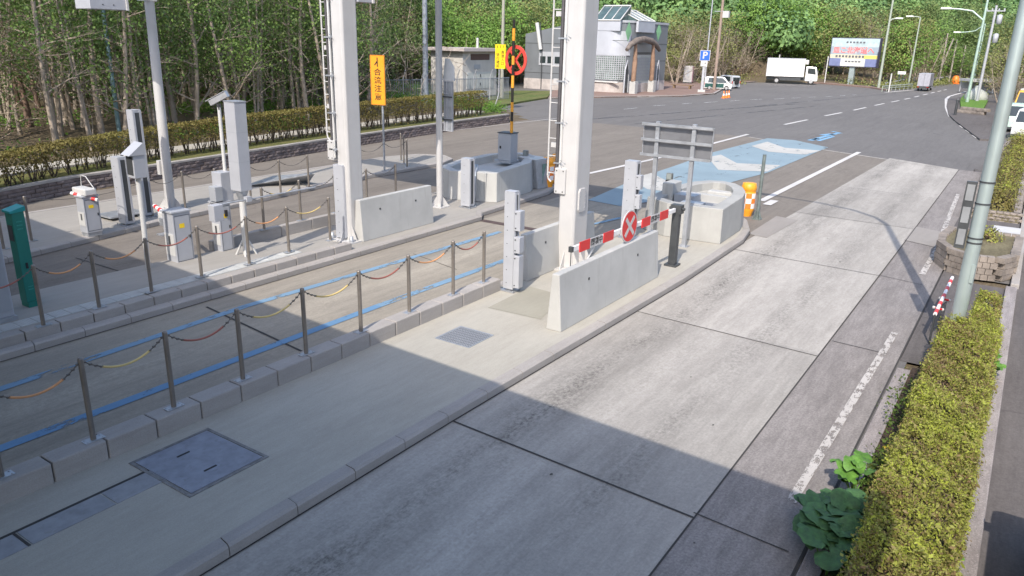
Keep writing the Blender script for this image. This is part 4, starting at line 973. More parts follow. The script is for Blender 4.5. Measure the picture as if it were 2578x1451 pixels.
for a_, b_c in zip([hp0] + hbase, hbase): hcum.append(hcum[-1] + (b_c - a_).length)
hvals = [hH[0]] + hH
print('hedge heights', [round(x, 2) for x in hH])
def hedge_h(s): return float(np.interp(s, hcum, hvals))
t = thing('hedge', 'long clipped hedge with bare stems showing below, behind the stone wall', 'hedge', hp_[0])
q = MB(); Cs = []; Ns = []
rs = np.random.RandomState(5)
for i, p in enumerate(hp_):
    H_ = hedge_h(.42 * i); r_ = p - hp_[0]; d = (hp_[min(i + 1, len(hp_) - 1)] - hp_[max(i - 1, 0)]).normalized(); n = Vector((-d.y, d.x, 0))
    for k in range(2):
        b = r_ + n * rnd.uniform(.1, .5) + d * rnd.uniform(-.2, .2)
        for j in range(3):
            e = b + n * rnd.uniform(-.3, .3) + d * rnd.uniform(-.22, .22) + Vector((0, 0, H_ * rnd.uniform(.45, .8)))
            q.tube([b, (b + e) / 2 + d * rnd.uniform(-.08, .08), e], [.022, .016, .008], 5, False)
    m_ = 360
    al = rs.uniform(-.25, .25, m_); cr2 = rs.uniform(0, 1, m_); z = np.where(cr2 < .35, H_ + rs.normal(0, .03, m_), H_ - rs.uniform(0, 1, m_) ** 1.3 * H_ * .62)
    wv = rs.uniform(-.12, .68, m_); edge = rs.uniform(0, 1, m_) < .6
    wv = np.where((cr2 >= .35) & edge, np.where(rs.uniform(0, 1, m_) < .7, -.12, .68) + rs.normal(0, .03, m_), wv)
    Cs.append(np.stack([r_.x + d.x * al + n.x * wv, r_.y + d.y * al + n.y * wv, z], 1))
    m3 = 10; Cs.append(np.stack([r_.x + d.x * rs.uniform(-.25, .25, m3) + n.x * rs.uniform(-.2, .8, m3), r_.y + d.y * rs.uniform(-.25, .25, m3) + n.y * rs.uniform(-.2, .8, m3), rs.uniform(.02, .3, m3)], 1))
obj('stems', q, bark_dk, t)
V, F = leaf_quads(np.concatenate(Cs), .085, 3); obj('foliage', np_mesh('foliage', V, F), hedge_leaf, t)

# hedge on the right
rh_leaf = LEAF('yellow_green_hedge_leaves', [(.13, .075, .05), (.22, .15, .075), (.27, .28, .07), (.37, .42, .065), (.5, .55, .08)], .55, .3, 1.1, .5)
t = thing('hedge', 'clipped yellow-green hedge beside the right-hand side road', 'hedge', (-.28, 0, .03))
rs = np.random.RandomState(11); Cs = []; q = MB()
def hedge_box(x0, x1, y0, y1, h, dens, sz=None):
    for (ax, cnt) in (('top', dens), ('l', dens * .8), ('r', dens * .8), ('e', dens * .25), ('in', dens * .45)):
        n = int(cnt * (y1 - y0)); y = rs.uniform(y0, y1, n); x = rs.uniform(x0, x1, n); z = rs.uniform(.05, h, n)
        lump = .045 * np.sin(y * 1.9 + x * 3) + .04 * np.sin(y * 6.3 + x * 7) + .03 * np.sin(x * 15 + y * 11) + .02 * np.sin(y * 23 + x * 19)
        if ax == 'top': z = h + lump + rs.normal(0, .022, n)
        elif ax == 'l': x = x0 + rs.normal(0, .03, n) + lump * .7
        elif ax == 'r': x = x1 + rs.normal(0, .03, n) - lump * .7
        elif ax == 'e': y = y1 + rs.normal(0, .03, n) - .12 * (z / h)
        Cs.append(np.stack([x, y, z], 1))
hedge_box(-.36, .44, -4, 15.4, .84, 5600); hedge_box(.02, .40, 15.3, 17.6, .82, 2600)
nt_ = 900; tw = np.stack([rs.uniform(-.34, .42, nt_), rs.uniform(-4, 15.3, nt_), np.full(nt_, .84)], 1)
Cs.append((np.repeat(tw, 9, 0) + np.stack([np.tile(np.linspace(0, 1, 9), nt_) * np.repeat(rs.normal(0, .05, nt_), 9), np.tile(np.linspace(0, 1, 9), nt_) * np.repeat(rs.normal(0, .05, nt_), 9), np.tile(np.linspace(0, 1, 9), nt_) * np.repeat(rs.uniform(.04, .13, nt_), 9)], 1)))
CC = np.concatenate(Cs); gap = np.sin(CC[:, 1] * 2.3 + 1.7 * np.sin(CC[:, 0] * 5)) + np.sin(CC[:, 1] * 5.9 + CC[:, 0] * 9 + 2) + .8 * np.sin(CC[:, 1] * 13 - CC[:, 0] * 17) + .6 * np.sin(CC[:, 1] * 31 + CC[:, 0] * 29)
CC = CC[(rs.uniform(0, 1, len(CC)) > np.clip((gap - .5) * .55, 0, .85))]
nb = 9000; TB = np.stack([rs.uniform(-.36, .44, nb), rs.uniform(-4, 15.4, nb), .84 - np.abs(rs.normal(0, .05, nb))], 1); Vt, Ft = leaf_quads(TB, .085, 8, -.1, aspect=.07)
obj('twig_tips', np_mesh('twig_tips', Vt, Ft), M('brown_twig', (.22, .15, .10), .9, 0, .4, 5), t)
V, F = leaf_quads(CC, np.where(rs.uniform(0, 1, len(CC)) < .18, .058, .031), 3, aspect=.5); obj('foliage', np_mesh('foliage', V, F), rh_leaf, t)
for i in range(70):
    y = -3.8 + i * .27; b = Vector((rnd.uniform(-.1, .15), y, 0))
    for j in range(3): e = b + Vector((rnd.uniform(-.3, .3), rnd.uniform(-.2, .2), .8)); q.tube([b, (b + e) / 2 + Vector((.03, .02, 0)), e], [.018, .012, .005], 5, False)
obj('stems', q, bark_dk, t)
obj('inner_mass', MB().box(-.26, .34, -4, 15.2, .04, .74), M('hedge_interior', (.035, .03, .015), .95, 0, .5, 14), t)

# ================= butterbur and weeds =================
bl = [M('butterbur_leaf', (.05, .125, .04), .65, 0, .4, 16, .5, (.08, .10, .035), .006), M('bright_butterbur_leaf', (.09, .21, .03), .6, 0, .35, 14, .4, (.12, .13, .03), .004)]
def butterbur(loc, n, spread, r, label, mat_, seed):
    rr = random.Random(seed); t = thing('butterbur_plant', label, 'plant', loc, group='butterbur plants')
    for k in range(n):
        a = rr.uniform(0, 2 * PI); d = spread * math.sqrt(rr.uniform(.02, 1)); h = rr.uniform(.22, .5) * (1 - .3 * d / spread); c = Vector((math.cos(a) * d * .7, math.sin(a) * d, h)); R_ = r * rr.uniform(.7, 1.15)
        tl = Matrix.Rotation(rr.uniform(-.4, .4), 3, 'X') @ Matrix.Rotation(rr.uniform(-.4, .4), 3, 'Y'); ph = rr.uniform(0, 6)
        N_ = 22; q = MB(); vs_ = [tuple(c + Vector((0, 0, -.02)))]
        for ring_, rad in ((0, .5), (1, 1.0)):
            for i in range(N_):
                w = 2 * PI * i / N_ + ph; notch = 1 - .55 * math.exp(-((i - N_ / 2) / 1.3) ** 2); f = R_ * rad * (1 + .05 * math.sin(5 * w) + (.05 * math.sin(11 * w + k) if ring_ else 0)) * (notch if ring_ else .5 + .5 * notch)
                vs_.append(tuple(c + tl @ Vector((f * math.cos(w), f * math.sin(w), (.025 if ring_ == 0 else .008 + .022 * math.sin(3 * w + k) + .012 * math.sin(9 * w + 2 * k))))))
        fs = [(0, 1 + i, 1 + (i + 1) % N_) for i in range(N_)] + [(1 + i, 1 + N_ + i, 1 + N_ + (i + 1) % N_, 1 + (i + 1) % N_) for i in range(N_)]
        q.add(vs_, fs, True); obj('leaf', q, mat_, t)
        obj('stalk', MB().tube([(c.x * .3, c.y * .3, 0), (c.x * .7, c.y * .7, h * .6), tuple(c + Vector((0, 0, -.02)))], .008, 5), bl[1], t)
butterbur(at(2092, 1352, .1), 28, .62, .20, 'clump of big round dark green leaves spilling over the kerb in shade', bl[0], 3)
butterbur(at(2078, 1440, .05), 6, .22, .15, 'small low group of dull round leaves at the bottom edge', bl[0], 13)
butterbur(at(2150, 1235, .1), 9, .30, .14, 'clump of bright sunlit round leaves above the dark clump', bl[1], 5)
butterbur(at(2488, 955, .1), 9, .22, .10, 'bright green leaves pushing out of the far right side of the hedge', bl[1], 8)
butterbur(at(2388, 1425, .1), 6, .14, .07, 'small bright leaves at the right foot of the hedge near the bottom edge', bl[1], 9)
rs = np.random.RandomState(21); Cs = []
for (x, y, r_, n) in ((-.85, 9.7, .16, 260), (-.82, 10.4, .2, 420), (-.8, 11.1, .12, 180), (-.85, 8.7, .18, 260), (-.8, 12.2, .25, 300), (-.78, 13.2, .3, 340), (-.8, 7.9, .12, 120)):
    Cs.append(np.stack([x + rs.normal(0, r_ * .6, n), y + rs.normal(0, r_ * 1.3, n), .03 + np.abs(rs.normal(0, .12, n))], 1))
V, F = leaf_quads(np.concatenate(Cs), .05, 4); tag(obj('weeds', np_mesh('weeds', V, F), LEAF('weed_leaves', [(.05, .09, .02), (.10, .17, .03), (.16, .15, .05)])), 'low green weeds growing in the dark bed beside the hedge', 'weeds', kind='stuff')
m_yel = M('yellow_petals', (.85, .55, .02), .5)
for i, p in enumerate((Vector((-.80, 11.0, .03)), Vector((-.70, 6.75, .03)))):
    t = thing('dandelion', ('yellow dandelion flowers among weeds left of the hedge', 'single yellow dandelion in the dark bed at the bottom edge')[i], 'flower', p, group='dandelions')
    for k in range(5 if i == 0 else 1):
        dx, dy = rnd.uniform(-.08, .08), rnd.uniform(-.1, .1); fl = obj('flower_head', MB().lathe([(.006, .10), (.03, .115), (.02, .125)], 10, (dx, dy)), m_yel, t)
        obj('stem', MB().tube([(dx * .6, dy * .6, 0), (dx, dy, .1)], .004, 4), bl[1], t)

# ================= right lamp pole and things on it =================
bR = Vector((-.50, 16.3, 0))
m_pole = M('pale_green_galvanised', (.40, .47, .46), .38, .45, .06, 1.5)
t = thing('lamp_post', 'tall thick pale green-grey lamp post rising from the hedge at the right', 'lamp post', bR)
obj('shaft', MB().tube([(0, 0, 0), (0, 0, 6), (0, 0, 11.0)], [.13, .11, .085], 20), m_pole, t)
arm = [(0, 0, 11.0), (-.25, 0, 11.9), (-.9, 0, 12.7), (-2.0, 0, 13.25), (-3.7, 0, 13.6)]
obj('arm', MB().tube(arm, [.08, .07, .065, .06, .055], 12), m_pole, t); obj('lamp_head', MB().cbox((-4.1, 0, 13.6), (.9, .34, .18)), galv_l, t, bevel=.04)
q = MB()
for py in (457, 512, 600, 612): z = hz(bR, 2450, py); q.lathe([(.131, z), (.131, z + .03)], 20)
obj('strap', q, dkgrey, t)
obj('hand_hole', MB().box(.05, .11, -.125, -.09, 1.35, 1.7), m_pole, t)
ls = thing('signal_backboard', 'narrow black and grey panels strapped to the left of the right lamp post', 'panel', bR)
za, zb = hz(bR, 2425, 455), hz(bR, 2400, 622)
q = MB().box(-.32, -.145, -.05, .03, zb, za); obj('frame', q, dkgrey, ls)
q = MB(); n = 3
for k in range(n):
    z0, z1 = zb + (za - zb) * k / n + .07, zb + (za - zb) * (k + 1) / n - .05; q.box(-.295, -.17, -.062, -.051, z0, z1)
obj('panel', q, M('dull_signal_grey', (.24, .25, .26), .5, .1), ls)
# folding barricade and red/white rods leaning between hedge and footway
r0 = at(2354, 792, .62); r1 = at(2402, 690, .78); r1 = r0 + (r1 - r0) * .9
t = thing('barricade', 'red and white striped rod leaning beside the lamp post', 'barricade', (r0.x, r0.y, 0)); o_ = Vector((r0.x, r0.y, 0)); r0 = r0 - o_; r1 = r1 - o_
obj('rod', MB().tube([r0, r1], .035, 10), stripe_w, t); obj('foot', MB().tube([r0, (0, 0, 0)], .02, 6), dkgrey, t)
for k in range(5): obj('red_band', MB().tube([r0.lerp(r1, k / 5 + .02), r0.lerp(r1, k / 5 + .10)], .038, 10), red, t)
b0 = at(2349, 835, .02); t = thing('barrier_rack', 'black barred rack with two red rods tipped white left of the hedge top', 'rack', b0)
q = MB()
for k in range(8): q.box(-.02 + .016 * k, -.008 + .016 * k, -.1 + .10 * k, -.086 + .10 * k, .0, .5)
q.tube([(-.02, -.1, .5), (.1, .65, .5)], .012, 6).tube([(-.02, -.1, .08), (.1, .65, .08)], .012, 6); obj('bars', q, dkgrey, t)
for (pa, pb_) in (((2351, 774), (2373, 780)), ((2367, 751), (2390, 757))):
    a, b = at(*pa, .6) - b0, at(*pb_, .55) - b0; rd = obj('red_rod', MB().tube([a, b], .022, 8), red, t)
    for e in (a, b): obj('white_tip', MB().lathe([(.01, -.03), (.026, -.02), (.03, 0), (.026, .02), (.01, .03)], 10), white, rd, tuple(e))
# round stone planter, cover slab, second planter
def planter(poly, h, label, courses=4):
    pts = resample([(*p, 0) for p in poly + [poly[0]]], .2); o = Vector(pts[0]); pts = [p - o for p in pts]
    t = thing('stone_planter', label, 'planter', o); obj('stonework', stone_course(pts, courses, h, .2, 1, .015), m_stone2, t)
    obj('soil', MB().prism([(p.x, p.y) for p in pts][:-1], 0, h - .06), G('planter_soil', (.12, .10, .06), (.17, .15, .09), .3, 18, 1.5), t); return t, o
nose = [(.18, 25.2), (-1.3, 25.2), (-1.42, 24.0), (-1.36, 23.1), (-1.05, 22.4), (-.6, 22.05), (-.1, 22.15), (.15, 22.7)]
pl1, o1 = planter(nose[::-1], .62, 'round-nosed grey stone planter behind the lamp post')
pl2, o2 = planter([(.2, 30), (.2, 58), (-1.1, 58), (-1.5, 42), (-1.35, 30)], .4, 'long stone edged bed of shrubs beside the side road')
struct('footway', MB().prism([(.25, 25.6), (.25, 29.6), (-1.5, 29.6), (-1.5, 25.6)], -.02, .14), m_side)
t = thing('cover_slab', 'pale square concrete cover slab between two planters', 'slab', (-.02, 27.6, .14)); obj('slab', MB().box(-.42, .32, -.9, .95, 0, .06), conc, t, bevel=.01)
struct('kerb', MB().box(-1.35, .3, 25.4, 25.6, -.02, .16), m_kerb, bevel=.01)
struct('kerb', MB().box(.28, .46, 21.6, 60, -.02, .12), m_kerb, bevel=.015)
def shrub(loc, r, h, n, mat_, label, seed, size=.06, name='shrub', cat='shrub', group=None, stems=True):
    rs_ = np.random.RandomState(seed); t = thing(name, label, cat, loc, group=group)
    C = rs_.normal(size=(n, 3)); C /= np.linalg.norm(C, axis=1)[:, None]; C *= rs_.uniform(.55, 1.05, (n, 1)) * (1 + .15 * np.sin(C[:, :1] * 7 + seed) * np.cos(C[:, 1:2] * 6))
    C = np.stack([C[:, 0] * r, C[:, 1] * r, np.abs(C[:, 2]) * h], 1)
    V, F = leaf_quads(C, size, seed); obj('foliage', np_mesh('foliage', V, F), mat_, t)
    if stems:
        q = MB(); rr = random.Random(seed)
        for k in range(7): a = rr.uniform(0, 6.28); q.tube([(0, 0, 0), (math.cos(a) * r * .3, math.sin(a) * r * .3, h * .4), (math.cos(a) * r * .6, math.sin(a) * r * .6, h * .8)], [.03, .02, .008], 5, False)
        obj('stems', q, bark_dk, t)
    return t
shrub(Vector((-.5, 24.4, .55)), .45, .4, 500, rh_leaf, 'small leafy shrub in the round stone planter', 31)
for i, (y, r_) in enumerate(((30.8, .62), (32.4, .6), (34.2, .65), (36.3, .62), (38.6, .66), (41.2, .62), (44, .66), (47.5, .7), (51.5, .7), (56, .75))):
    shrub(Vector((-.48, y, .36)), r_, .75, 900, rh_leaf if i % 2 else hedge_leaf, 'rounded shrub in the long planter, %s beyond the lamp post' % ordn(i + 1), 40 + i, .08, group='shrubs in the long planter')

# ================= signs near the left =================
bS = at(968, 430, .15); cz = Vector((0, 0, 0))
t = thing('merge_sign', 'tall orange sign reading merge caution in black, on a grey pole', 'sign', bS, R(14))
zt, z0 = hz(bS, 960, 141), hz(bS, 960, 263)
obj('pole', MB().tube([(0, 0, .02), (0, 0, zt - .2)], .045, 10), galv, t)
w = .30; bd = obj('board', MB().box(-.14 - w, -.14 + w, -.09, -.05, z0, zt), yellow, t)
obj('frame', MB().box(-.14 - w - .03, -.14 - w, -.095, -.04, z0 - .03, zt + .03).box(-.14 + w, -.14 + w + .03, -.095, -.04, z0 - .03, zt + .03).box(-.14 - w, -.14 + w, -.095, -.04, zt, zt + .03).box(-.14 - w, -.14 + w, -.095, -.04, z0 - .03, z0), M('dark_orange_frame', (.55, .2, .02), .5), t)
hh = (zt - z0)
for k, ch in enumerate('合流注意'): text('lettering', ch, hh * .155, ink, bd, (-.14, -.092, zt - hh * (.34 + .17 * k)), (PI / 2, 0, 0), .001, 1.15, .004)
q = MB().cbox((-.14, -.092, zt - hh * .13), (.05, .003, hh * .19)).cbox((-.21, -.0935, zt - hh * .155), (.045, .003, hh * .1), Matrix.Rotation(R(38), 3, 'Y'))
obj('merge_symbol', q, ink, bd)
bS2 = at(1243, 277, .0)
t = thing('approach_sign', 'bright yellow sign with two columns of dark characters on a kinked pipe', 'sign', bS2, R(12))
zt, z0 = hz(bS2, 1255, 112), hz(bS2, 1255, 173); x0, x1 = 0.05, .95
obj('pipe', MB().tube([(0, 0, 0), (.35, .1, 1.15), (.38, .1, 1.4), (.38, .1, z0 + .4)], .045, 8), galv_l, t)
bd = obj('board', MB().box(x0, x1, .0, .04, z0, zt), yellow2, t); hh = zt - z0
for k, ch in enumerate('高速入口'): text('lettering', ch, hh * .15, ink, bd, (x0 + .66, -.003, zt - hh * (.33 + .155 * k)), (PI / 2, 0, 0), .001, 1, .003)
for k, ch in enumerate('徐行確認'): text('lettering', ch, hh * .15, ink, bd, (x0 + .25, -.003, zt - hh * (.43 + .155 * k)), (PI / 2, 0, 0), .001, 1, .003)
q = MB()
for x in (.2, .45, .7): q.cbox((x0 + x, -.002, zt - hh * .1), (.05, .004, hh * .12), Matrix.Rotation(R(12 * (x - .45) * 4), 3, 'Y'))
obj('arrow_marks', q, ink, bd)
bN = at(909, 236, .6)
t = thing('notice_board', 'small white tilted notice half hidden by the left white column', 'sign', bN); z0, z1 = hz(bN, 905, 178), hz(bN, 905, 141)
obj('board', MB().add([(-.9, 0, z0), (.35, 0, z0), (.1, 0, z1), (-.9, 0, z1), (-.9, .05, z0), (.35, .05, z0), (.1, .05, z1), (-.9, .05, z1)], [(0, 1, 2, 3), (7, 6, 5, 4), (0, 4, 5, 1), (1, 5, 6, 2), (2, 6, 7, 3)]), M('notice_white', (.55, .66, .66), .5), t)
obj('post', MB().tube([(-.3, .08, 0), (-.3, .08, z1)], .05, 8), galv, t); obj('mark', MB().cbox((-.12, -.01, z0 + (z1 - z0) * .35), (.22, .01, .14), Matrix.Rotation(R(45), 3, 'Y')), M('purple_mark', (.18, .05, .25), .5), t)

# ================= shed and steel fence =================
bH = at(1128, 242, .3)
t = thing('utility_shed', 'small concrete shed with flat overhanging roof behind the steel fence', 'shed', bH, R(0))
zt = hz(bH, 1135, 128); sw = 1.9; sdp = 2.6
obj('wall', MB().box(-sw, sw, -.2, sdp * 2, 0, zt), M('cream_shed_wall', (.52, .50, .47), .8, 0, .1, 1.5, .4, (.3, .28, .25)), t)
obj('roof', MB().box(-sw - .5, sw + .6, -.8, sdp * 2 + .5, zt, zt + .28), M('pinkish_roof_slab', (.45, .40, .38), .8), t)
obj('vent_pipe', MB().tube([(1.2, 3, zt), (1.2, 3, zt + 1.2)], .12, 8), white_old, t)
obj('grille', MB().box(sw + .0, sw + .02, 1.0, 4.0, zt - .8, zt - .25), M('brown_grille', (.12, .07, .06), .7), t)
obj('panel', MB().box(sw + .0, sw + .05, .4, 4.6, zt - 3.4, zt - 1.9), M('pale_panel', (.50, .52, .50), .6), t)
for z in (zt - 2.2, zt - 3.0): obj('handle', MB().cbox((sw + .07, 2.5, z), (.04, .12, .25)), dkgrey, t)
obj('oval_plate', MB().cbox((sw + .03, 2.0, zt - 1.4), (.04, 1.0, .4)), grey_box, t)
fa, fb, fc = at(968, 262, .2), at(1175, 252, .2), at(1233, 252, .2)
m_fence = M('blue_grey_fence_steel', (.24, .27, .31), .5, .3, .15, 3)
t = thing('steel_fence', 'blue-grey vertical bar security fence with angled tops around the shed', 'fence', fa)
L = fc - fa; L.z = 0; n = int(L.length / .17); q = MB()
for k in range(n + 1): p = L * (k / n); q.box(p.x - .018, p.x + .018, p.y - .018, p.y + .018, 0, 1.95)
obj('bars', q, m_fence, t); obj('rail', MB().tube([(0, 0, 1.9), L + Vector((0, 0, 1.9))], .035, 6).tube([(0, 0, .15), L + Vector((0, 0, .15))], .035, 6), m_fence, t)
for k in range(7): p = L * (k / 6); obj('post', MB().tube([p, p + Vector((0, 0, 2.0)), p + Vector((.35, -.1, 2.7))], .05, 6), galv_l, t)
t = thing('steel_fence', 'short return of the blue-grey bar fence at its right-hand end', 'fence', fc)
q = MB()
for k in range(16): q.box(-.018, .018, k * .2, k * .2 + .036, 0, 1.95)
obj('bars', q, m_fence, t); obj('rail', MB().tube([(0, 0, 1.9), (0, 3.1, 1.9)], .035, 6), m_fence, t)

# ================= store building =================
X1, Y1 = P2(1575, 238)[0], P2(1490, 233)[1]; Y2 = on_x(1676, 150, X1).y; XL = P2(1336, 221)[0]
g_wall = M('grey_metal_siding', (.20, .215, .235), .45, .25, .06, .6, .2, (.25, .26, .28)); g_pan = M('silver_panel', (.46, .48, .53), .4, .1, .06, .8)
m_base = M('pale_stone_base', (.44, .40, .38), .85, 0, .2, 1.2, .5, (.25, .22, .2), .01)
O = Vector((X1, Y1, 0))
def fx(px, py): p = on_x(px, py, X1) - O; return p.y, p.z            # facade turned to +x
def fxo(px, py): p = on_x(px, py, X1 + .9) - O; return p.y, p.z       # the same, at the face of the porch logs
def fy(px, py): p = on_y(px, py, Y1) - O; return p.x, p.z            # facade turned to -y
t = thing('store_building', 'grey roadside store with an arched timber entrance and two glass roof lights', 'building', O)
ytop = fx(1625, 60)[1]; ye = Y2 - Y1; xl = XL - X1; xm = fy(1478, 200)[0]; hl0 = fy(1340, 86)[1]; hl1 = fy(1400, 78)[1] + .3
rc = 2.6; arcp = [(-rc + rc * math.sin(a), rc - rc * math.cos(a)) for a in [PI / 2 * k / 8 for k in range(9)]]
foot_ = [(xm, 0)] + arcp + [(0, ye), (xm, ye)]
obj('wall', MB().prism(foot_, 1.25, ytop), g_wall, t)
obj('stone_base', MB().prism([(a * 1.0 + (.05 if a > -.1 else 0), b - (.05 if b < .1 else 0)) for a, b in foot_], 0, 1.25), m_base, t)
obj('parapet', MB().prism([(a + (.08 if a > xm + .1 else 0), b - (.08 if b < rc else 0)) for a, b in foot_], ytop, ytop + .25), galv_l, t)
obj('wing_wall', MB().add([(xl, 0, 1.2), (xm, 0, 1.2), (xm, 0, hl1 + 1), (xl, 0, hl0), (xl, ye * .8, 1.2), (xm, ye * .8, 1.2), (xm, ye * .8, hl1 + 1), (xl, ye * .8, hl0)], [(0, 1, 2, 3), (7, 6, 5, 4), (3, 2, 6, 7), (0, 3, 7, 4), (0, 4, 5, 1)]), g_wall, t)
obj('stone_base', MB().box(xl - .03, xm, -.05, ye * .8, 0, 1.2), m_base, t)
# silver curved panel and glass blocks on the corner facing the lanes
xa = fy(1492, 150)[0]; xb_ = fy(1556, 150)[0]; zb0, zb1 = fy(1520, 200)[1], fy(1520, 140)[1]; zt1 = fy(1520, 78)[1]
def wpath(u, off):                            # u: metres right of xa along the rounded front
    L0 = -rc - xa
    if u <= L0: return (xa + u, -off)
    a = (u - L0) / rc; return (-rc + (rc + off) * math.sin(a), rc - (rc + off) * math.cos(a))
UL = -rc - xa + rc * 1.05
def wstrip(u0, u1, o0, o1, za_, zb_s, n=14):
    us = [u0 + (u1 - u0) * k / n for k in range(n + 1)]; return [wpath(u, o1) for u in us] + [wpath(u, o0) for u in us[::-1]], za_, zb_s
obj('silver_panel', MB().prism(*wstrip(0, UL, .01, .10, zb1 + .05, zt1)), g_pan, t)
gb = obj('glass_block_window', MB().prism(*wstrip(0, UL - .5, .01, .05, zb0, zb1)), M('glass_blocks', (.16, .22, .19), .15, 0, .5, 1.5, spec=.8), t)
q = MB(); nx_, nz_ = 16, 11
for k in range(nx_ + 1): p = wpath((UL - .5) * k / nx_, .085); q.box(p[0] - .04, p[0] + .04, p[1] - .04, p[1] + .04, zb0, zb1)
for k in range(nz_ + 1): z = zb0 + (zb1 - zb0) * k / nz_; q.prism(*wstrip(0, UL - .5, .055, .10, z - .035, z + .035))
obj('glazing_bars', q, galv_l, gb)
obj('sill', MB().box(xa - .1, xb_ + .2, -.2, .0, 1.2, 1.35), white_old, t)
# wing window
wx0, wz0 = fy(1357, 164); wx1, wz1 = fy(1415, 132); wn_ = obj('window', MB().box(wx0, wx1, -.08, -.01, wz0, wz1), galv_l, t)
for k in range(3):
    a = wx0 + .2 + k * (wx1 - wx0 - .1) / 3; obj('pane', MB().box(a, a + (wx1 - wx0) / 3 - .3, -.1, -.081, wz0 + .25, wz0 + .25 + (wz1 - wz0) * .5), glass, wn_)
q = MB()
for z in (wz0 - .9, wz1 + .9): q.box(xl, xm, -.015, -.002, z, z + .05)
for z in (zb1 + 1.6,): q.box(-rc, 0, .0, .01, z, z + .05)
q.box(.002, .014, rc, ye, (zb1 + zt1) / 2, (zb1 + zt1) / 2 + .06).box(.002, .014, rc, ye, zb1 - .6, zb1 - .54)
obj('siding_joint', q, dkgrey, t)
# roof lights
def rooflight(ya, yb, zl, zh, dpt, label_part='roof_light'):
    xo = .25; vs_ = [(xo, ya, zl), (xo, yb, zl), (-dpt, yb, zh), (-dpt, ya, zh), (-dpt - .05, ya, zl), (-dpt - .05, yb, zl)]
    r_ = obj('roof_light', MB().add(vs_, [(0, 1, 2, 3), (3, 2, 5, 4), (0, 3, 4), (1, 5, 2)]), M('greenhouse_glass', (.07, .11, .11), .08, 0, .3, 1, spec=.9), t)
    q = MB()
    for k in range(4):
        y = ya + (yb - ya) * k / 3; q.tube([(xo + .03, y, zl + .03), (-dpt, y, zh + .04), (-dpt - .05, y, zl + .02)], .07, 5)
    for p0, p1 in (((xo, ya, zl), (xo, yb, zl)), ((-dpt, ya, zh + .03), (-dpt, yb, zh + .03))): q.tube([p0, p1], .09, 5)
    obj('glazing_frame', q, white_old, r_)
y0_, z0_ = fx(1602, 58); y1_, _ = fx(1644, 58); zz = fx(1620, 26)[1]
rooflight(y0_, y1_, ytop + .25, zz, 2.2)
obj('silver_panel', MB().box(.02, .3, y0_, y1_, fx(1620, 82)[1], ytop + .2), g_pan, t)
# roof light above the curved corner, turned to the lanes
xa2 = fy(1497, 50)[0]; xb2 = fy(1564, 50)[0]; zl2 = fy(1520, 51)[1]; zh2 = fy(1540, 16)[1]
r_ = obj('roof_light', MB().add([(xa2, -.15, zl2), (xb2, -.15, zl2), (xb2, 2.2, zh2 + .1), (xa2, 2.2, zh2 + .1), (xa2, 2.25, zl2), (xb2, 2.25, zl2)], [(0, 1, 2, 3), (3, 2, 5, 4), (0, 3, 4), (1, 5, 2)]), MATS['greenhouse_glass'], t)
q = MB()
for k in range(4): x = xa2 + (xb2 - xa2) * k / 3; q.tube([(x, -.18, zl2 + .03), (x, 2.2, zh2 + .14), (x, 2.25, zl2)], .07, 5)
for p0, p1 in (((xa2, -.16, zl2), (xb2, -.16, zl2)), ((xa2, 2.2, zh2 + .15), (xb2, 2.2, zh2 + .15))): q.tube([p0, p1], .09, 5)
obj('glazing_frame', q, white_old, r_)
obj('silver_panel', MB().box(xa2, xb2, -.14, .1, zt1 + .02, zl2 - .05).box(xa2, xb2, .1, 2.4, ytop + .25, zl2 - .05), g_pan, t)
# entrance
ya, zd1 = fx(1604, 140); yb, _ = fx(1637, 140); zd0 = 1.1
obj('door_reveal', MB().box(.015, .04, ya - .12, yb + .12, zd0, zd1 + .35), dkgrey, t); sh = obj('shutter', MB().box(.041, .07, ya, yb, zd0, zd1), M('pale_shutter', (.40, .43, .43), .5, .2), t); q = MB(); z = zd0
while z < zd1: q.box(.071, .085, ya, yb, z, z + .08); z += .34
obj('slats', q, grey_box, sh)
obj('stone_base', MB().box(.02, .2, ya, yb, 0, zd0), m_base, t)
m_log = M('entrance_log_timber', (.27, .17, .115), .8, 0, .3, 2)
for p0, p1, pb__ in (((1601, 110), (1594, 205), (1594, 230)), ((1645, 112), (1640, 203), (1640, 228))):
    yA, zA = fxo(*p0); yB, zB = fxo(*p1); yC, zC = fxo(*pb__); obj('timber_post', MB().tube([(.9, yA, zA), (.95, (yA + yB) / 2, (zA + zB) / 2), (.9, yB, zB)], [.16, .28, .26], 10), m_log, t)
    obj('post_footing', MB().box(.55, 1.25, yC - .35, yC + .35, 0, zB), conc_w, t)
ar_ = [fxo(*p) for p in ((1578, 126), (1588, 113), (1603, 103), (1621, 99), (1640, 104), (1652, 114), (1660, 127))]
obj('arched_log', MB().tube([(.9, a, b) for a, b in ar_], [.2, .3, .34, .34, .34, .3, .2], 10), M('bark_log', (.17, .14, .12), .9, 0, .35, 3), t)
for p0, p1 in (((1571, 198), (1584, 153)), ((1651, 195), (1660, 153))):
    yA, zA = fx(*p0); yB, zB = fx(*p1); ym = (yA + yB) / 2
    wv_ = obj('pointed_window', MB().add([(.03, yA, .2), (.03, yB, .2), (.03, yB, zB - 1), (.03, ym, zB), (.03, yA, zB - 1)], [(0, 1, 2, 3, 4)]), glass, t)
    obj('frame', MB().tube([(.06, yA, .2), (.06, yA, zB - 1), (.06, ym, zB), (.06, yB, zB - 1), (.06, yB, .2)], .09, 5), galv_l, wv_)
m_dia = M('green_diamond', (.25, .52, .27), .5)
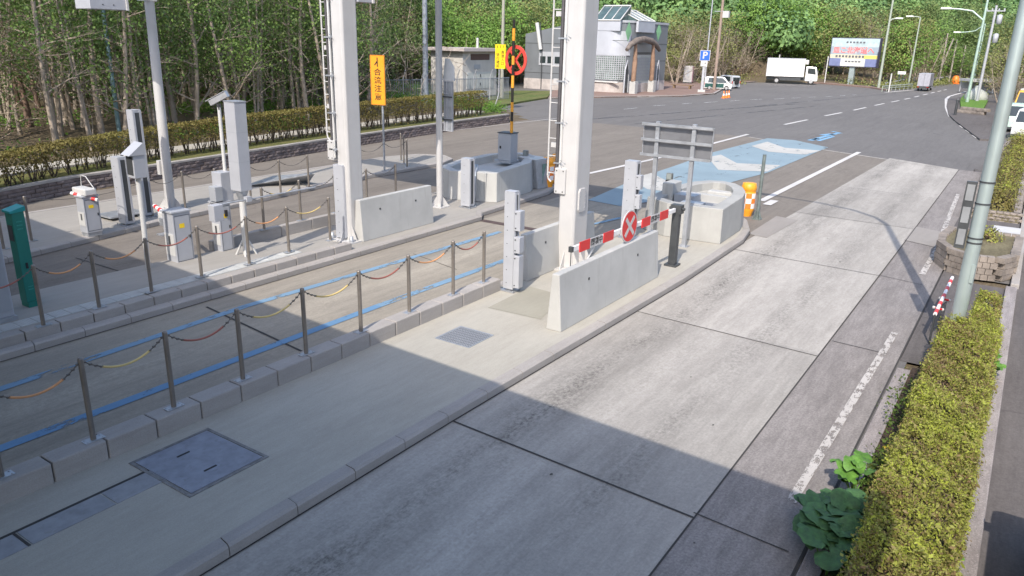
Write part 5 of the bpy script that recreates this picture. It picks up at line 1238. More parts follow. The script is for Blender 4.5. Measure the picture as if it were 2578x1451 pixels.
for px in (1582, 1658):
    yA, zA = fx(px, 80); obj('green_diamond', MB().add([(.03, yA, zA - 1.1), (.03, yA + .75, zA), (.03, yA, zA + 1.1), (.03, yA - .75, zA), (.06, yA, zA)], [(0, 1, 4), (1, 2, 4), (2, 3, 4), (3, 0, 4)]), m_dia, t)
b = on_y(1347, 125, Y1 - 1.5); a = on_y(1338, 57, Y1 - 1.5); t2 = thing('banner_pole', 'white slanted tube above the left corner of the store', 'pole', (b.x, Y1 - .3, 0))
obj('tube', MB().tube([(0, 0, b.z), (a.x - b.x, 0, a.z)], .22, 8), white_old, t2); obj('support', MB().tube([(.1, .2, 0), (.1, .2, b.z), (a.x - b.x + .3, .2, a.z)], .06, 6), dkgrey, t2)

# ================= vehicles =================
tyre = M('tyre_rubber', (.02, .02, .02), .8); hub = M('wheel_hub', (.45, .45, .46), .4, .5); lampw = M('headlamp_glass', (.7, .72, .72), .1); lampr = M('tail_lamp', (.45, .02, .02), .2)
def wheel(parent, x, y, r, w=.18):
    wv = obj('wheel', MB().tube([(0, -w / 2, 0), (0, w / 2, 0)], r, 18), tyre, parent, (x, y, r)); s = 1 if y > 0 else -1
    obj('hub', MB().tube([(0, s * w / 2, 0), (0, s * (w / 2 + .02), 0)], r * .58, 12), hub, wv); return wv
def car(loc, rz, L, W, H, paint_, label, kind='van', cat='car', name='parked_car', group=None, second=None):
    """front towards +x of its own axes"""
    t = thing(name, label, cat, loc, rz, group); g = .2; hb = H * .52
    if kind == 'van': prof = [(-L / 2, g), (L / 2 - .1, g), (L / 2, g + .15), (L / 2, hb - .12), (L / 2 - .35, hb + .03), (L / 2 - .95, H - .06), (L / 2 - 1.2, H), (-L / 2 + .25, H), (-L / 2 + .05, H - .12), (-L / 2, hb)]
    else: prof = [(-L / 2, g), (L / 2 - .1, g), (L / 2, g + .15), (L / 2 - .02, hb - .15), (L / 2 - .15, hb - .05), (L / 2 - .95, hb + .06), (L / 2 - 1.5, H - .05), (L / 2 - 1.8, H), (-L / 2 + .55, H), (-L / 2 + .15, hb + .15), (-L / 2, hb)]
    q = MB(); n = len(prof); hw = W / 2
    def yy(z): return hw * (1 if z <= hb else 1 - .13 * (z - hb) / (H - hb))
    q.add([(x, -yy(z), z) for x, z in prof] + [(x, yy(z), z) for x, z in prof], [tuple(range(n)), tuple(range(2 * n - 1, n - 1, -1))] + [(n + i, n + (i + 1) % n, (i + 1) % n, i) for i in range(n)])
    bd = obj('body', q, paint_, t, bevel=.05)
    x0 = prof[-2][0] + .25; xf = prof[4][0] if kind == 'van' else prof[5][0]; xt = prof[6][0]
    for s in (-1, 1):
        ws = [(x0 + .1, hb + .08), (xf - .15, hb + .08), (xt - .05, H - .13), (x0 + .18, H - .13)]
        obj('side_window', MB().add([(x, s * (yy(z) + .012), z) for x, z in ws] + [(x, s * (yy(z) - .02), z) for x, z in ws], [(0, 1, 2, 3), (7, 6, 5, 4), (0, 4, 5, 1), (2, 6, 7, 3)]), glass, bd)
    (xa, za), (xb, zb) = (prof[4], prof[5]) if kind == 'van' else (prof[5], prof[6])
    def lerp(k): return xa + (xb - xa) * k + .02, za + (zb - za) * k + .012
    (p0x, p0z), (p1x, p1z) = lerp(.1), lerp(.92)
    obj('windscreen', MB().add([(p0x, -hw * .86, p0z), (p0x, hw * .86, p0z), (p1x, hw * .78, p1z), (p1x, -hw * .78, p1z)], [(0, 1, 2, 3)]), glass, bd)
    obj('rear_window', MB().box(-L / 2 - .012, -L / 2 + .06, -hw * .75, hw * .75, hb + .1, H - .22), glass, bd)
    for s in (-1, 1):
        obj('headlight', MB().cbox((L / 2 - .02, s * hw * .74, hb - .22), (.08, .28, .16)), lampw, bd, bevel=.02); obj('tail_light', MB().cbox((-L / 2, s * hw * .88, hb - .05), (.05, .12, .3)), lampr, bd)
        obj('mirror', MB().cbox((xf - .35, s * (hw + .1), hb + .12), (.1, .18, .14)), paint_, bd, bevel=.02)
    obj('bumper', MB().box(L / 2 - .03, L / 2 + .05, -hw * .95, hw * .95, g, g + .16), dkgrey, bd); obj('number_plate', MB().box(L / 2 + .051, L / 2 + .06, -.17, .17, g + .18, g + .33), stripe_w, bd)
    if second: obj('two_tone_panel', MB().box(-L / 2 + .05, L / 2 - 1.0, -hw - .008, hw + .008, g + .12, hb - .02), second, bd)
    for x in (-L / 2 + .65, L / 2 - .65):
        for s in (-1, 1): wheel(t, x, s * (hw - .09), .3)
    return t
w_paint = M('white_car_paint', (.75, .75, .75), .25, .1, .03); dg = M('dark_green_car_panel', (.03, .10, .09), .3, .2); sil = M('pale_blue_silver_paint', (.33, .42, .48), .25, .4, .03); mint = M('mint_car_paint', (.55, .72, .62), .3, .1, .03)
c0, c1 = at(1778, 230), at(1836, 229)
car(at(1806, 227), R(22), 3.4, 1.5, 1.65, w_paint, 'white and dark green small car parked behind the parking sign', 'van', second=dg)
sc_ = car(at(1830, 221.5), R(150), 3.4, 1.5, 1.65, M('pale_grey_car_paint', (.5, .52, .54), .3, .2), 'pale car with a spare wheel on its back, parked beside the white and green one', 'van')
obj('spare_wheel', MB().tube([(-1.92, 0, .85), (-1.72, 0, .85)], .33, 16), tyre, sc_)
# right edge: parked silver car whose shade falls on the side road, and vans farther off
car(Vector((1.62, 7.75, 0)), R(90), 3.45, 1.48, 1.85, sil, 'pale blue van at the bottom right corner, mostly out of the picture', 'van')
car(at(2572, 350) + Vector((.2, .9, 0)), R(-95), 3.5, 1.5, 1.9, w_paint, 'white van with mint lower panels facing the camera at the right edge', 'van', 'van', 'parked_van', second=mint)
car(at(2548, 331) + Vector((.1, 1.0, 0)), R(-92), 3.6, 1.55, 1.9, mint, 'mint van behind the white van at the right edge', 'van', 'van', 'parked_van')
yv = car(at(2562, 306) + Vector((.6, 1.6, 0)), R(-95), 5.2, 1.9, 2.5, M('amber_lorry_paint', (.75, .38, .05), .4), 'amber and white service lorry behind the vans at the right edge', 'van', 'lorry', 'service_lorry'); obj('roof_panel', MB().box(-2.3, 1.2, -.8, .8, 2.51, 2.62), white, yv)
# box truck
ta, tb = at(1934, 207.5), at(2050, 215); dv = (tb - ta); TL = 6.6; rzt = math.atan2(dv.y, dv.x)
t = thing('box_truck', 'white box truck parked at the far side of the parking area, facing right', 'truck', ta.lerp(tb, .5), R(14)); t.scale = (1.13,) * 3
hk = 3.35
bx = obj('cargo_box', MB().box(-3.35, 1.55, -1.0, 1.0, .95, hk), w_paint, t, bevel=.03)
obj('trim', MB().box(-3.38, 1.58, -1.02, 1.02, hk - .06, hk + .02).box(-3.38, -3.3, -1.02, 1.02, .92, hk), galv_l, bx)
obj('refrigeration_unit', MB().box(1.56, 2.0, -.75, .75, hk - .75, hk - .15), white, bx, bevel=.08)
cb_ = obj('cab', MB().extr_y([(1.75, .45), (3.25, .45), (3.35, .6), (3.32, 1.35), (3.05, 2.3), (1.75, 2.35)], -.95, .95), w_paint, t, bevel=.05)
for s in (-1, 1): obj('side_window', MB().add([(2.0, s * .965, 1.45), (3.05, s * .965, 1.35), (2.9, s * .965, 2.1), (2.0, s * .965, 2.15)], [(0, 1, 2, 3)]), glass, cb_)
obj('windscreen', MB().add([(3.335, -.85, 1.4), (3.335, .85, 1.4), (3.11, .8, 2.2), (3.11, -.8, 2.2)], [(0, 1, 2, 3)]), glass, cb_)
obj('headlight', MB().cbox((3.34, -.72, .8), (.06, .3, .18)), lampw, cb_); obj('headlight', MB().cbox((3.34, .72, .8), (.06, .3, .18)), lampw, cb_); obj('mirror', MB().cbox((3.3, -1.15, 1.7), (.1, .12, .4)), dkgrey, cb_)
obj('chassis', MB().box(-3.3, 3.1, -.45, .45, .5, .94).box(-2.0, 1.2, -.93, -.85, .45, .85), dkgrey, t)
for x in (-1.9, 2.55):
    for s in (-1, 1): wheel(t, x, s * .82, .42, .25)
# truck driving away
t2l = at(2327, 228.5)
t = thing('box_truck', 'grey box truck seen from behind driving away on the main road', 'truck', t2l, R(90)); t.scale = (.8, .74, .8)
bx = obj('cargo_box', MB().box(-3.1, 1.6, -1.02, 1.02, .85, 3.0), M('lavender_grey_truck_box', (.36, .36, .41), .4, .1), t, bevel=.03)
obj('door_seam', MB().box(-3.115, -3.101, -.015, .015, .9, 2.95), dkgrey, bx)
obj('cab', MB().extr_y([(1.7, .45), (3.1, .45), (3.15, 1.3), (2.9, 2.2), (1.7, 2.3)], -.93, .93), w_paint, t); obj('chassis', MB().box(-3.1, 2.9, -.8, .8, .45, .84), dkgrey, t)
for s in (-1, 1): obj('tail_light', MB().cbox((-3.13, s * .8, .7), (.06, .3, .12)), lampr, t)
for x in (-2.1, 2.3):
    for s in (-1, 1): wheel(t, x, s * .82, .38, .24)

# ================= street furniture beyond =================
bV = at(1731, 210, .13)
t = thing('vending_machine', 'white vending machine with pink side on the brick footway right of the store', 'vending machine', bV, R(10)); zv = hz(bV, 1731, 166)
obj('cabinet', MB().box(-.62, .62, -.4, .4, .15, zv), white, t, bevel=.03); obj('side_panel', MB().box(.621, .64, -.38, .38, .18, zv - .05), M('pink_panel', (.55, .30, .32), .5), t)
obj('graphic', MB().box(-.2, .25, -.415, -.401, zv * .4, zv * .8), M('faint_grey_print', (.4, .42, .45), .5), t); obj('base', MB().box(-.6, .6, -.38, .38, 0, .15), dkgrey, t)
m_bp = MATS['pink_panel']
bP = at(1766, 232, .13)
t = thing('parking_sign', 'blue parking sign with white letter P on a grey post', 'sign', bP, R(20)); za, zb = hz(bP, 1767, 128), hz(bP, 1767, 152)
obj('post', MB().box(-.14, .14, -.12, .12, .1, zb - .6), galv_l, t); obj('footing', MB().box(-.45, .4, -.4, .4, 0, .25), conc, t)
hp2 = (za - zb) / 2; bd = obj('board', MB().box(-hp2, hp2, -.2, -.16, zb, za), blue_sign, t); text('letter', 'P', (za - zb) * 1.0, white, bd, (0, -.202, (za + zb) / 2), (PI / 2, 0, 0), .001, 1.05, .03)
obj('frame', MB().box(-hp2 - .05, hp2 + .05, -.19, -.15, za, za + .05).box(-hp2 - .05, hp2 + .05, -.19, -.15, zb - .05, zb).box(-hp2 - .05, -hp2, -.19, -.15, zb, za).box(hp2, hp2 + .05, -.19, -.15, zb, za), white_old, t)
lp = obj('lower_plate', MB().box(-.4, .35, -.2, -.16, hz(bP, 1767, 167), zb - .08), stripe_w, t); text('lettering', 'P 車', .3, ink, lp, (0, -.202, (hz(bP, 1767, 167) + zb - .08) / 2))
M('weathered_concrete_pole', (.33, .30, .26), .9, 0, .12, 1)
M('pale_green_post', (.36, .40, .34), .6, .2)
M('mint_lamp_post', (.42, .55, .48), .4, .3)
def lamp_post(px, py, top, label, r0=.12, arm=None, mat_=None, z=0.0, group='street lamps'):
    b = at(px, py, z); h = hz(b, px, top) if top > 0 else max(hz(b, px, 0) + 1, 11)
    t = thing('street_lamp', label, 'street lamp', b, group=group); mm = mat_ or m_pole
    obj('shaft', MB().tube([(0, 0, 0), (0, 0, h)], [r0, r0 * .6], 10), mm, t)
    if arm:
        tip = arm; d = ray(tip[0], tip[1]); D = Vector((b.x, b.y)).length; k = D / math.hypot(d.x, d.y); e = Vector((d.x * k, d.y * k, CH + d.z * k)) - b; s = arm[2]
        base_ = Vector((0, 0, s if s > 0 else h)); mid = base_.lerp(e, .35) + Vector((0, 0, (e.z - base_.z) * .45))
        obj('arm', MB().tube([base_, mid, base_.lerp(e, .7) + Vector((0, 0, (e.z - base_.z) * .25)), e], r0 * .5, 8), mm, t)
        dd = Vector((e.x, e.y, 0)).normalized(); obj('lamp_head', MB().cbox(e + dd * .3 + Vector((0, 0, .02)), (1.0, .35, .2), Matrix.Rotation(math.atan2(dd.y, dd.x), 3, 'Z')), M('lamp_head_white', (.7, .72, .7), .4), t, bevel=.05)
    return t
def util_pole(px, py, top, label, r=.17, mat_=None, z=0.0, fittings=0, lean=0.0):
    b = at(px, py, z); h = hz(b, px, top) if top > 0 else hz(b, px, 0) + 2.5
    t = thing('utility_pole', label, 'utility pole', b, group='utility poles'); obj('shaft', MB().tube([(0, 0, 0), (lean, 0, h)], [r, r * .75], 10), mat_ or M('weathered_concrete_pole', (.33, .30, .26), .9, 0, .12, 1), t)
    if fittings:
        q = MB().box(-.9, .9, -.06, .06, h - .6, h - .5)
        for x in (-.8, -.3, .3, .8): q.lathe([(.06, h - .5), (.08, h - .4), (.04, h - .3)], 8, (x, 0))
        obj('crossarm', q, galv_l, t)
        for k in range(fittings): obj('transformer', MB().lathe([(.1, h - 1.9 - k * 1.9), (.26, h - 1.8 - k * 1.9), (.26, h - 1.0 - k * 1.9), (.1, h - .9 - k * 1.9)], 12, (.5, .1)), galv_l, t)
    return t
util_pole(1072, 262, 0, 'thick mottled blue-grey pole rising behind the hedge left of the shed', .24, M('mottled_blue_grey_pole', (.24, .27, .32), .6, .1, .35, 2.5, .5, (.42, .44, .46)), .3)
util_pole(1263, 250, 0, 'concrete utility pole right behind the bright yellow sign', .17, M('olive_concrete_pole', (.34, .335, .28), .9, 0, .12, 1))
util_pole(1797, 229, 0, 'brownish wooden utility pole beside the white and green car', .20, M('brown_pole', (.30, .23, .19), .9, 0, .15, 1))
tt = util_pole(1772, 226, 0, 'slim grey pole above the parking sign', .09, galv_l)
up_ = at(1797, 229); mb_ = thing('pole_box', 'white equipment box high on the brownish utility pole', 'electrical box', up_ + Vector((.55, -.1, hz(up_, 1812, 45)))); obj('cabinet', MB().box(-.3, .45, -.25, .25, 0, .75), white, mb_); obj('bracket', MB().box(-1.4, .45, -.05, .05, .7, .78), galv, mb_)
bl_ = at(303, 352, WH); t = pole('lamp_pole', bl_, 9.5, .10, .085, M('blue_green_steel', (.20, .31, .34), .45, .4, .08, 2), 'slim blue-green pole standing behind the hedge at the left', 'pole')
lamp_post(2211, 224, 0, 'tall pale lamp post right of the billboard with an arm to the right', .2, (2258, 47, hz(at(2211, 224), 2218, 55)), M('pale_green_post', (.36, .40, .34), .6, .2))
lamp_post(2286, 220, 44, 'lamp post with a short head, second from the billboard', .15, (2296, 42, 0), MATS['pale_green_post'])
lamp_post(2433, 265, 0, 'large pale green lamp post on the grass patch, long arm to the left', .17, (2390, 22, hz(at(2433, 265), 2448, 52)), M('mint_lamp_post', (.42, .55, .48), .4, .3))
lamp_post(2448, 222, 60, 'farther mint lamp post with a shorter arm to the left', .14, (2415, 82, 0), MATS['mint_lamp_post'])
util_pole(2458, 262, 14, 'grey utility pole with transformers right of the large lamp post', .16, galv_l, fittings=2)
for i, (px, py, top, ln_) in enumerate(((2352, 212, 96, 1.6), (2362, 213, 84, 0), (2388, 211, 100, 0), (2413, 209, 114, 0))):
    util_pole(px, py, top, ('leaning timber pole propping the far pole on the left of the road', 'upright timber pole next to the leaning prop', 'timber pole with a lamp bracket left of the orange barrel', 'farthest timber pole right of the orange barrel')[i], .15, MATS['weathered_concrete_pole'], 0, 0, ln_)
for i, (px, py, top) in enumerate(((1946, 206, 138), (2068, 212, 142), (2237, 232, 185))):
    b = at(px, py); t = thing('marker_pole', ('thin grey marker pole behind the box truck', 'pale marker pole between truck and billboard', 'white marker pole by the guard rail')[i], 'pole', b + Vector((0, 2.0 if i < 2 else 0, 0)), group='marker poles'); obj('shaft', MB().tube([(0, 0, 0), (0, 0, hz(b, px, top))], .09, 8), white_old, t)
# billboard
bb = at(2138, 214); t = thing('billboard', 'bright tourist billboard with large red characters on a single pale post', 'billboard', bb, R(-6)); z1, z0 = hz(bb, 2140, 97), hz(bb, 2140, 167)
BW = 3.55; obj('post', MB().box(-.38, .38, .1, .8, 0, z0), m_pole, t); obj('case', MB().box(-BW - .12, BW + .12, -.1, .9, z0 - .12, z1 + .12), M('dark_violet_case', (.06, .055, .09), .5), t)
bH_ = z1 - z0; fc = obj('face', MB().box(-BW, BW, -.14, -.101, z0, z1), M('pale_sky_print', (.42, .52, .54), .5, 0, .2, 1.2), t)
def strip(name, a, b, c, d, col, y=-.145): obj(name, MB().box(-BW + 2 * BW * a, -BW + 2 * BW * b, y, -.1405, z0 + bH_ * c, z0 + bH_ * d), M(name + '_ink', col, .5, 0, .12, 1), fc)
strip('cream_band', 0, 1, .28, .42, (.62, .58, .42)); strip('yellow_corner', .72, 1, .281, .40, (.70, .58, .15), -.149); strip('blue_field', 0, 1, .0, .277, (.17, .20, .36)); strip('white_panel', .24, .76, .0, .27, (.58, .60, .55), -.15); strip('grey_ridge', .0, 1, .425, .70, (.30, .36, .42))
text('big_lettering', '皿こ北海道へ', bH_ * .25, M('pinkish_red_ink', (.62, .16, .17), .5), fc, (-.1, -.156, z0 + bH_ * .56), depth=.003, sx=1.0, bold=.03)
text('lettering_outline', '皿こ北海道へ', bH_ * .25, white, fc, (-.1, -.150, z0 + bH_ * .56), depth=.001, sx=1.0, bold=.09)
m_print = M('dark_grey_print', (.12, .12, .14), .5)
for k in range(9): obj('small_print', MB().cbox((-BW * .72 + k * .5, -.152, z0 + bH_ * .35), (.34, .004, .34)), m_print, fc)
for k in range(5): obj('small_print', MB().cbox((-1.0 + k * .5, -.156, z0 + bH_ * .17), (.36, .004, .22)), m_print, fc)
for k in range(6): obj('small_print', MB().cbox((-1.2 + k * .5, -.15, z0 + bH_ * .86), (.3, .004, .26)), m_print, fc)
# fences and rails far off
def lattice(a, b, h, label, mat_, name='wooden_fence', rails=3, step=.9):
    L = b - a; t = thing(name, label, 'fence', a); n = max(2, int(L.length / step)); 
    for k in range(n + 1): p = L * (k / n); obj('post', MB().box(p.x - .06, p.x + .06, p.y - .06, p.y + .06, 0, h), mat_, t)
    q = MB()
    for k in range(rails): z = h * (k + .7) / rails; obj('rail', MB().tube([(0, 0, z), L + Vector((0, 0, z))], .05, 5), mat_, t)
lattice(at(1842, 204) + Vector((-.4, 1, 0)), at(1922, 199.5) + Vector((0, 0, 0)), 1.9, 'weathered log fence behind the parked cars', wood, rails=4, step=1.1)
lattice(at(2065, 208) + Vector((0, 2, 0)), at(2205, 219) + Vector((0, 2, 0)), 1.1, 'low log fence beneath the billboard', wood, rails=2, step=1.6)
ga, gb_ = at(2228, 232), at(2303, 225.5); L = gb_ - ga
t = thing('guard_rail', 'pale green guard rail along the left edge of the main road', 'guard rail', ga + Vector((-.4, 0, 0))); 
for k in range(8): p = L * (k / 7); obj('post', MB().tube([p, p + Vector((0, 0, .8))], .06, 6), MATS['pale_green_post'], t)
pass; obj('beam', MB().tube([(0, 0, .72), L + Vector((0, 0, .72))], .09, 6).tube([(0, 0, .45), L + Vector((0, 0, .45))], .07, 6), MATS['pale_green_post'], t)
t = thing('guard_rail', 'far guard rail beside the road past the departing truck', 'guard rail', (-19.4, 128, 0)); 
for k in range(20): obj('post', MB().tube([(0, 3 * k, 0), (0, 3 * k, .8)], .06, 6), galv_l, t)
pass; obj('beam', MB().tube([(0, 0, .7), (0, 58, .7)], .1, 6), galv_l, t)
b = at(2280, 196.5, 0); b = at(2268, 222, 0); t = thing('small_sign', 'small white rectangular sign on green legs left of the departing truck', 'sign', b + Vector((-.5, 2, 0)), R(15)); za = hz(b, 2268, 181); obj('board', MB().box(-.55, .55, 0, .05, za - .42, za), stripe_w, t); obj('leg', MB().box(-.3, -.22, .05, .1, 0, za - .42), dg, t); obj('leg', MB().box(.22, .3, .05, .1, 0, za - .42), dg, t)
bb2 = at(2404, 211.5); t = thing('water_barrel', 'bright orange barrel at the left edge of the distant road', 'barrel', bb2); hb_ = hz(bb2, 2404, 191); obj('shell', MB().lathe([(.5, 0), (.62, .2), (.62, hb_ * .6), (.45, hb_ * .85), (.3, hb_)], 16), orange, t); obj('base', MB().lathe([(.7, 0), (.7, .1)], 16), orange, t)
def cone(loc, label):
    t = thing('traffic_cone', label, 'traffic cone', loc, group='traffic cones'); obj('base', MB().box(-.2, .2, -.2, .2, 0, .04), orange, t); c = obj('cone_body', MB().lathe([(.15, .04), (.03, .78)], 14), orange, t); obj('white_band', MB().lathe([(.112, .28), (.08, .48)], 14), stripe_w, c); return t
for i, p in enumerate(((1821, 247.5), (1828, 247), (1834, 245.5))): cone(at(*p), 'orange and white traffic cone at the corner of the brick footway, %s of three' % ('leftmost', 'middle', 'rightmost')[i])
b0 = at(1715, 223, .13); t = thing('bench', 'low weathered bench on the brick footway left of the parking sign', 'bench', b0, R(-5)); obj('seat', MB().box(-1.4, 1.6, -.25, .25, .38, .46), wood, t); obj('leg', MB().box(-1.1, -.9, -.2, .2, 0, .38), wood, t); obj('leg', MB().box(1.1, 1.3, -.2, .2, 0, .38), wood, t)
# bus shelter, monument, grass patch
bs = at(2448, 232, .2); t = thing('bus_shelter', 'small shelter with a flat white roof beyond the grass patch', 'shelter', bs + Vector((.3, 0, 0)), R(30)); zt = hz(bs, 2455, 205)
obj('roof', MB().box(-1.6, 1.9, -1.3, 1.6, zt, zt + .3), white, t)
for x, y in ((-1.4, -1.1), (1.7, -1.1), (-1.4, 1.4), (1.7, 1.4)): obj('post', MB().box(x - .06, x + .06, y - .06, y + .06, 0, zt), galv_l, t)
obj('back_panel', MB().box(-1.3, 1.6, 1.35, 1.4, .4, zt - .2), galv_l, t)
bm = at(2456, 251, .3); t = thing('stone_monument', 'pale bell-shaped stone on the grass behind the large lamp post', 'monument', bm); hm = hz(bm, 2456, 216)
obj('stone', MB().lathe([(1.15, 0), (1.2, .3), (1.0, .8), (.6, hm * .68), (.32, hm * .8), (.34, hm * .9), (.2, hm)], 14), M('monument_stone', (.38, .40, .37), .85, 0, .12, 1.5), t)
gp = [P2(*p) for p in ((2418, 285), (2470, 290), (2485, 262), (2484, 236), (2440, 238), (2424, 247), (2416, 258))]
struct('grass_patch', MB().prism(gp, -.05, .32), G('bright_grass', (.09, .19, .03), (.13, .23, .04), .3, 8, .6, bmp=.05))
fpv = [P2(*p) for p in ((2388, 291), (2404, 307), (2466, 354), (2520, 356), (2520, 250), (2440, 244), (2386, 252), (2383, 268))]
struct('footway', MB().prism(fpv, -.05, .10), m_side)
t = thing('bollard', 'black bollard at the corner of the far right footway', 'bollard', at(2404, 290, .1)); obj('post', MB().tube([(0, 0, 0), (0, 0, 1.3)], .11, 10), dkgrey, t); obj('cap', MB().lathe([(.13, 1.3), (.1, 1.38)], 10), dkgrey, t)
gl = [at(2407, 283, .1), at(2475, 290, .1)]; L = gl[1] - gl[0]; t = thing('stone_wall', 'low rubble wall along the front of the grass patch', 'wall', gl[0]); obj('stonework', stone_course(resample([Vector((0, 0, 0)), L], .6), 2, .55, .4, 1, .03), m_stone2, t)
# toll canopy above and behind the camera: throws the big shadow
m_roof = M('canopy_grey', (.35, .36, .37), .6)
t = thing('toll_canopy', 'flat canopy roof of the toll plaza above the camera', 'canopy', (-20, -6, 0))
ze = 6.75; sh_ = ze / math.tan(SUN_EL); yE = 9.12 - sh_ * .963; xE = -.9 + sh_ * .27
obj('roof', MB().prism([(-28, -22), (xE + 20 + .17, -22), (xE + 20.17, yE + 5.45), (-20, yE + 7.65)], ze, ze + .6), m_roof, t)
for x, y in ((-11.7, -8), (-16.0, -8), (-22.5, -8)): obj('column', MB().box(x + 20 - .25, x + 20 + .25, y + 6 - .3, y + 6 + .3, .15, ze), white, t)
# ================= trees =================
bark_tan = M('tan_grey_bark', (.36, .30, .24), .9, 0, .35, 2.5, .5, (.09, .075, .06), .01)
bark_brown = M('reddish_brown_bark', (.25, .17, .13), .9, 0, .35, 2.5, .4, (.08, .06, .05), .01)
lf_dark = LEAF('dark_forest_leaves', [(0.062, 0.111, 0.04), (0.107, 0.173, 0.062), (0.179, 0.246, 0.085), (0.296, 0.376, 0.124)], .55, .3)
lf_olive = LEAF('olive_spring_leaves', [(0.109, 0.101, 0.043), (0.183, 0.192, 0.068), (0.257, 0.282, 0.091), (0.313, 0.363, 0.105)], .6, .2, .22, .3)
lf_fresh = LEAF('fresh_green_leaves', [(0.072, 0.134, 0.029), (0.128, 0.239, 0.047), (0.191, 0.33, 0.066), (0.298, 0.437, 0.088)], .6, .2, .22, .3)
lf_brown = LEAF('bronze_budding_leaves', [(0.126, 0.091, 0.063), (0.176, 0.13, 0.084), (0.165, 0.165, 0.073), (0.202, 0.191, 0.088)], .6, .3)
lf_hill = LEAF('hillside_leaves', [(0.059, 0.113, 0.048), (0.121, 0.22, 0.08), (0.227, 0.369, 0.121), (0.362, 0.5, 0.175)], .6, .15, .10, .2)
lf_wood = LEAF('sparse_wood_leaves', [(0.058, 0.104, 0.036), (0.104, 0.182, 0.052), (0.169, 0.26, 0.065), (0.26, 0.39, 0.085)], .6, .3, .3, .4)
def branch(mb, p, d, L, r, rr, depth, tips, droop=.0, wig=.35, n=4):
    pts = [p.copy()]; dd = d.normalized(); rad = [r]
    for i in range(n):
        dd = (dd + Vector((rr.uniform(-wig, wig), rr.uniform(-wig, wig), rr.uniform(-wig, wig) * .7 + droop)) * .5).normalized()
        pts.append(pts[-1] + dd * L / n); rad.append(r * (1 - .8 * (i + 1) / n))
    mb.tube(pts, rad, 6 if depth == 0 else 4, False)
    if depth < 2:
        for k in range(rr.randint(2, 4)):
            i = rr.randint(1, n); a = rr.uniform(0, 2 * PI); side = (dd + Vector((math.cos(a), math.sin(a), rr.uniform(-.2, .5))) * 1.1).normalized()
            branch(mb, pts[i], side, L * rr.uniform(.4, .65), rad[i] * .7 + .004, rr, depth + 1, tips, droop, wig, 3)
    tips.append(pts[-1]); tips.append(pts[-2])
def tree(name, label, cat, seed, h, r, lean, nl, zlo, lsize, nleaf, spread, leafm, barkm, clus=.55, limbL=2.2, wig=.35, stems=1, flat=.7, droop=0.0):
    rr = random.Random(seed); rs_ = np.random.RandomState(seed); t = thing(name, label, cat); q = MB(); tips = []
    for s in range(stems):
        a0 = rr.uniform(0, 2 * PI); ln = lean * rr.uniform(.5, 1.2) * (1 if stems == 1 else 2.2); n = 9; pts = []; rad = []
        off_ = Vector((math.cos(a0), math.sin(a0), 0)) * (0 if stems == 1 else r * 1.5)
        ph = rr.uniform(0, 6); w_ = rr.uniform(.08, .28)
        for i in range(n + 1):
            k = i / n; pts.append(off_ * (1 - k * .2) + Vector((math.cos(a0) * ln * h * k + w_ * math.sin(5 * k + ph) - w_ * math.sin(ph), math.sin(a0) * ln * h * k + w_ * math.cos(4 * k + ph) - w_ * math.cos(ph), h * k)))
            rad.append(r * (1.25 if i == 0 else 1) * (1 - .78 * k) / (1 if stems == 1 else 1.4))
        q.tube(pts, rad, 8, False)
        for b in range(nl):
            k = zlo + (1 - zlo) * (b + rr.uniform(.1, .9)) / nl; i = min(n - 1, int(k * n)); p = pts[i].lerp(pts[i + 1], k * n - i); a = rr.uniform(0, 2 * PI)
            branch(q, p, Vector((math.cos(a), math.sin(a), rr.uniform(.15, .9) - droop)), limbL * (1.15 - .6 * k) * rr.uniform(.6, 1.3), rad[i] * .42, rr, 0 if limbL > 1.5 else 1, tips, droop, wig)
        tips.append(pts[-1])
    obj('trunk', q, barkm, t)
    T = np.array([tuple(p) for p in tips]); T = T[rs_.randint(0, len(T), max(1, int(nleaf / 22)))]
    C = np.repeat(T, 22, 0) + rs_.normal(size=(len(T) * 22, 3)) * np.array([clus, clus, clus * flat]) + np.repeat(rs_.normal(size=(len(T), 3)) * spread, 22, 0)
    C = C[C[:, 2] > .15]; ctr = C.mean(0) * np.array([1, 1, .8]); NN = (C - ctr) / np.array([1, 1, 1.3]); NN /= np.linalg.norm(NN, axis=1)[:, None]; V, F = leaf_quads(C, lsize, seed, .3, NN * 1.1)
    obj('crown', np_mesh('crown', V, F), leafm, t)
    return t
PROTO = []
def P_(key, *a, **k): t = tree(*a, **k); t['_key'] = key; return t
forest = [
 tree('forest_tree', '', 'tree', 101, 11, .125, .04, 11, .10, .12, 2100, .35, lf_dark, bark_tan, limbL=2.4),
 tree('forest_tree', '', 'tree', 102, 12, .10, .07, 10, .16, .12, 1900, .4, lf_wood, bark_tan, limbL=2.2),
 tree('forest_tree', '', 'tree', 103, 10, .15, .03, 12, .08, .12, 2000, .4, lf_wood, bark_brown, limbL=2.6, wig=.6),
 tree('forest_tree', '', 'tree', 104, 12, .10, .05, 9, .2, .12, 1500, .3, lf_wood, bark_tan, limbL=1.8, stems=2),
 tree('forest_tree', '', 'tree', 105, 9, .10, .12, 12, .06, .12, 1100, .3, lf_brown, bark_tan, limbL=2.4, wig=.8),
 tree('forest_tree', '', 'tree', 106, 11, .11, .04, 12, .05, .12, 3300, .5, lf_wood, bark_tan, limbL=2.4)]
FD = ['dark-leaved', 'thin pale-trunked', 'gnarled reddish-barked', 'twin-stemmed', 'crooked nearly bare', 'fresh green']
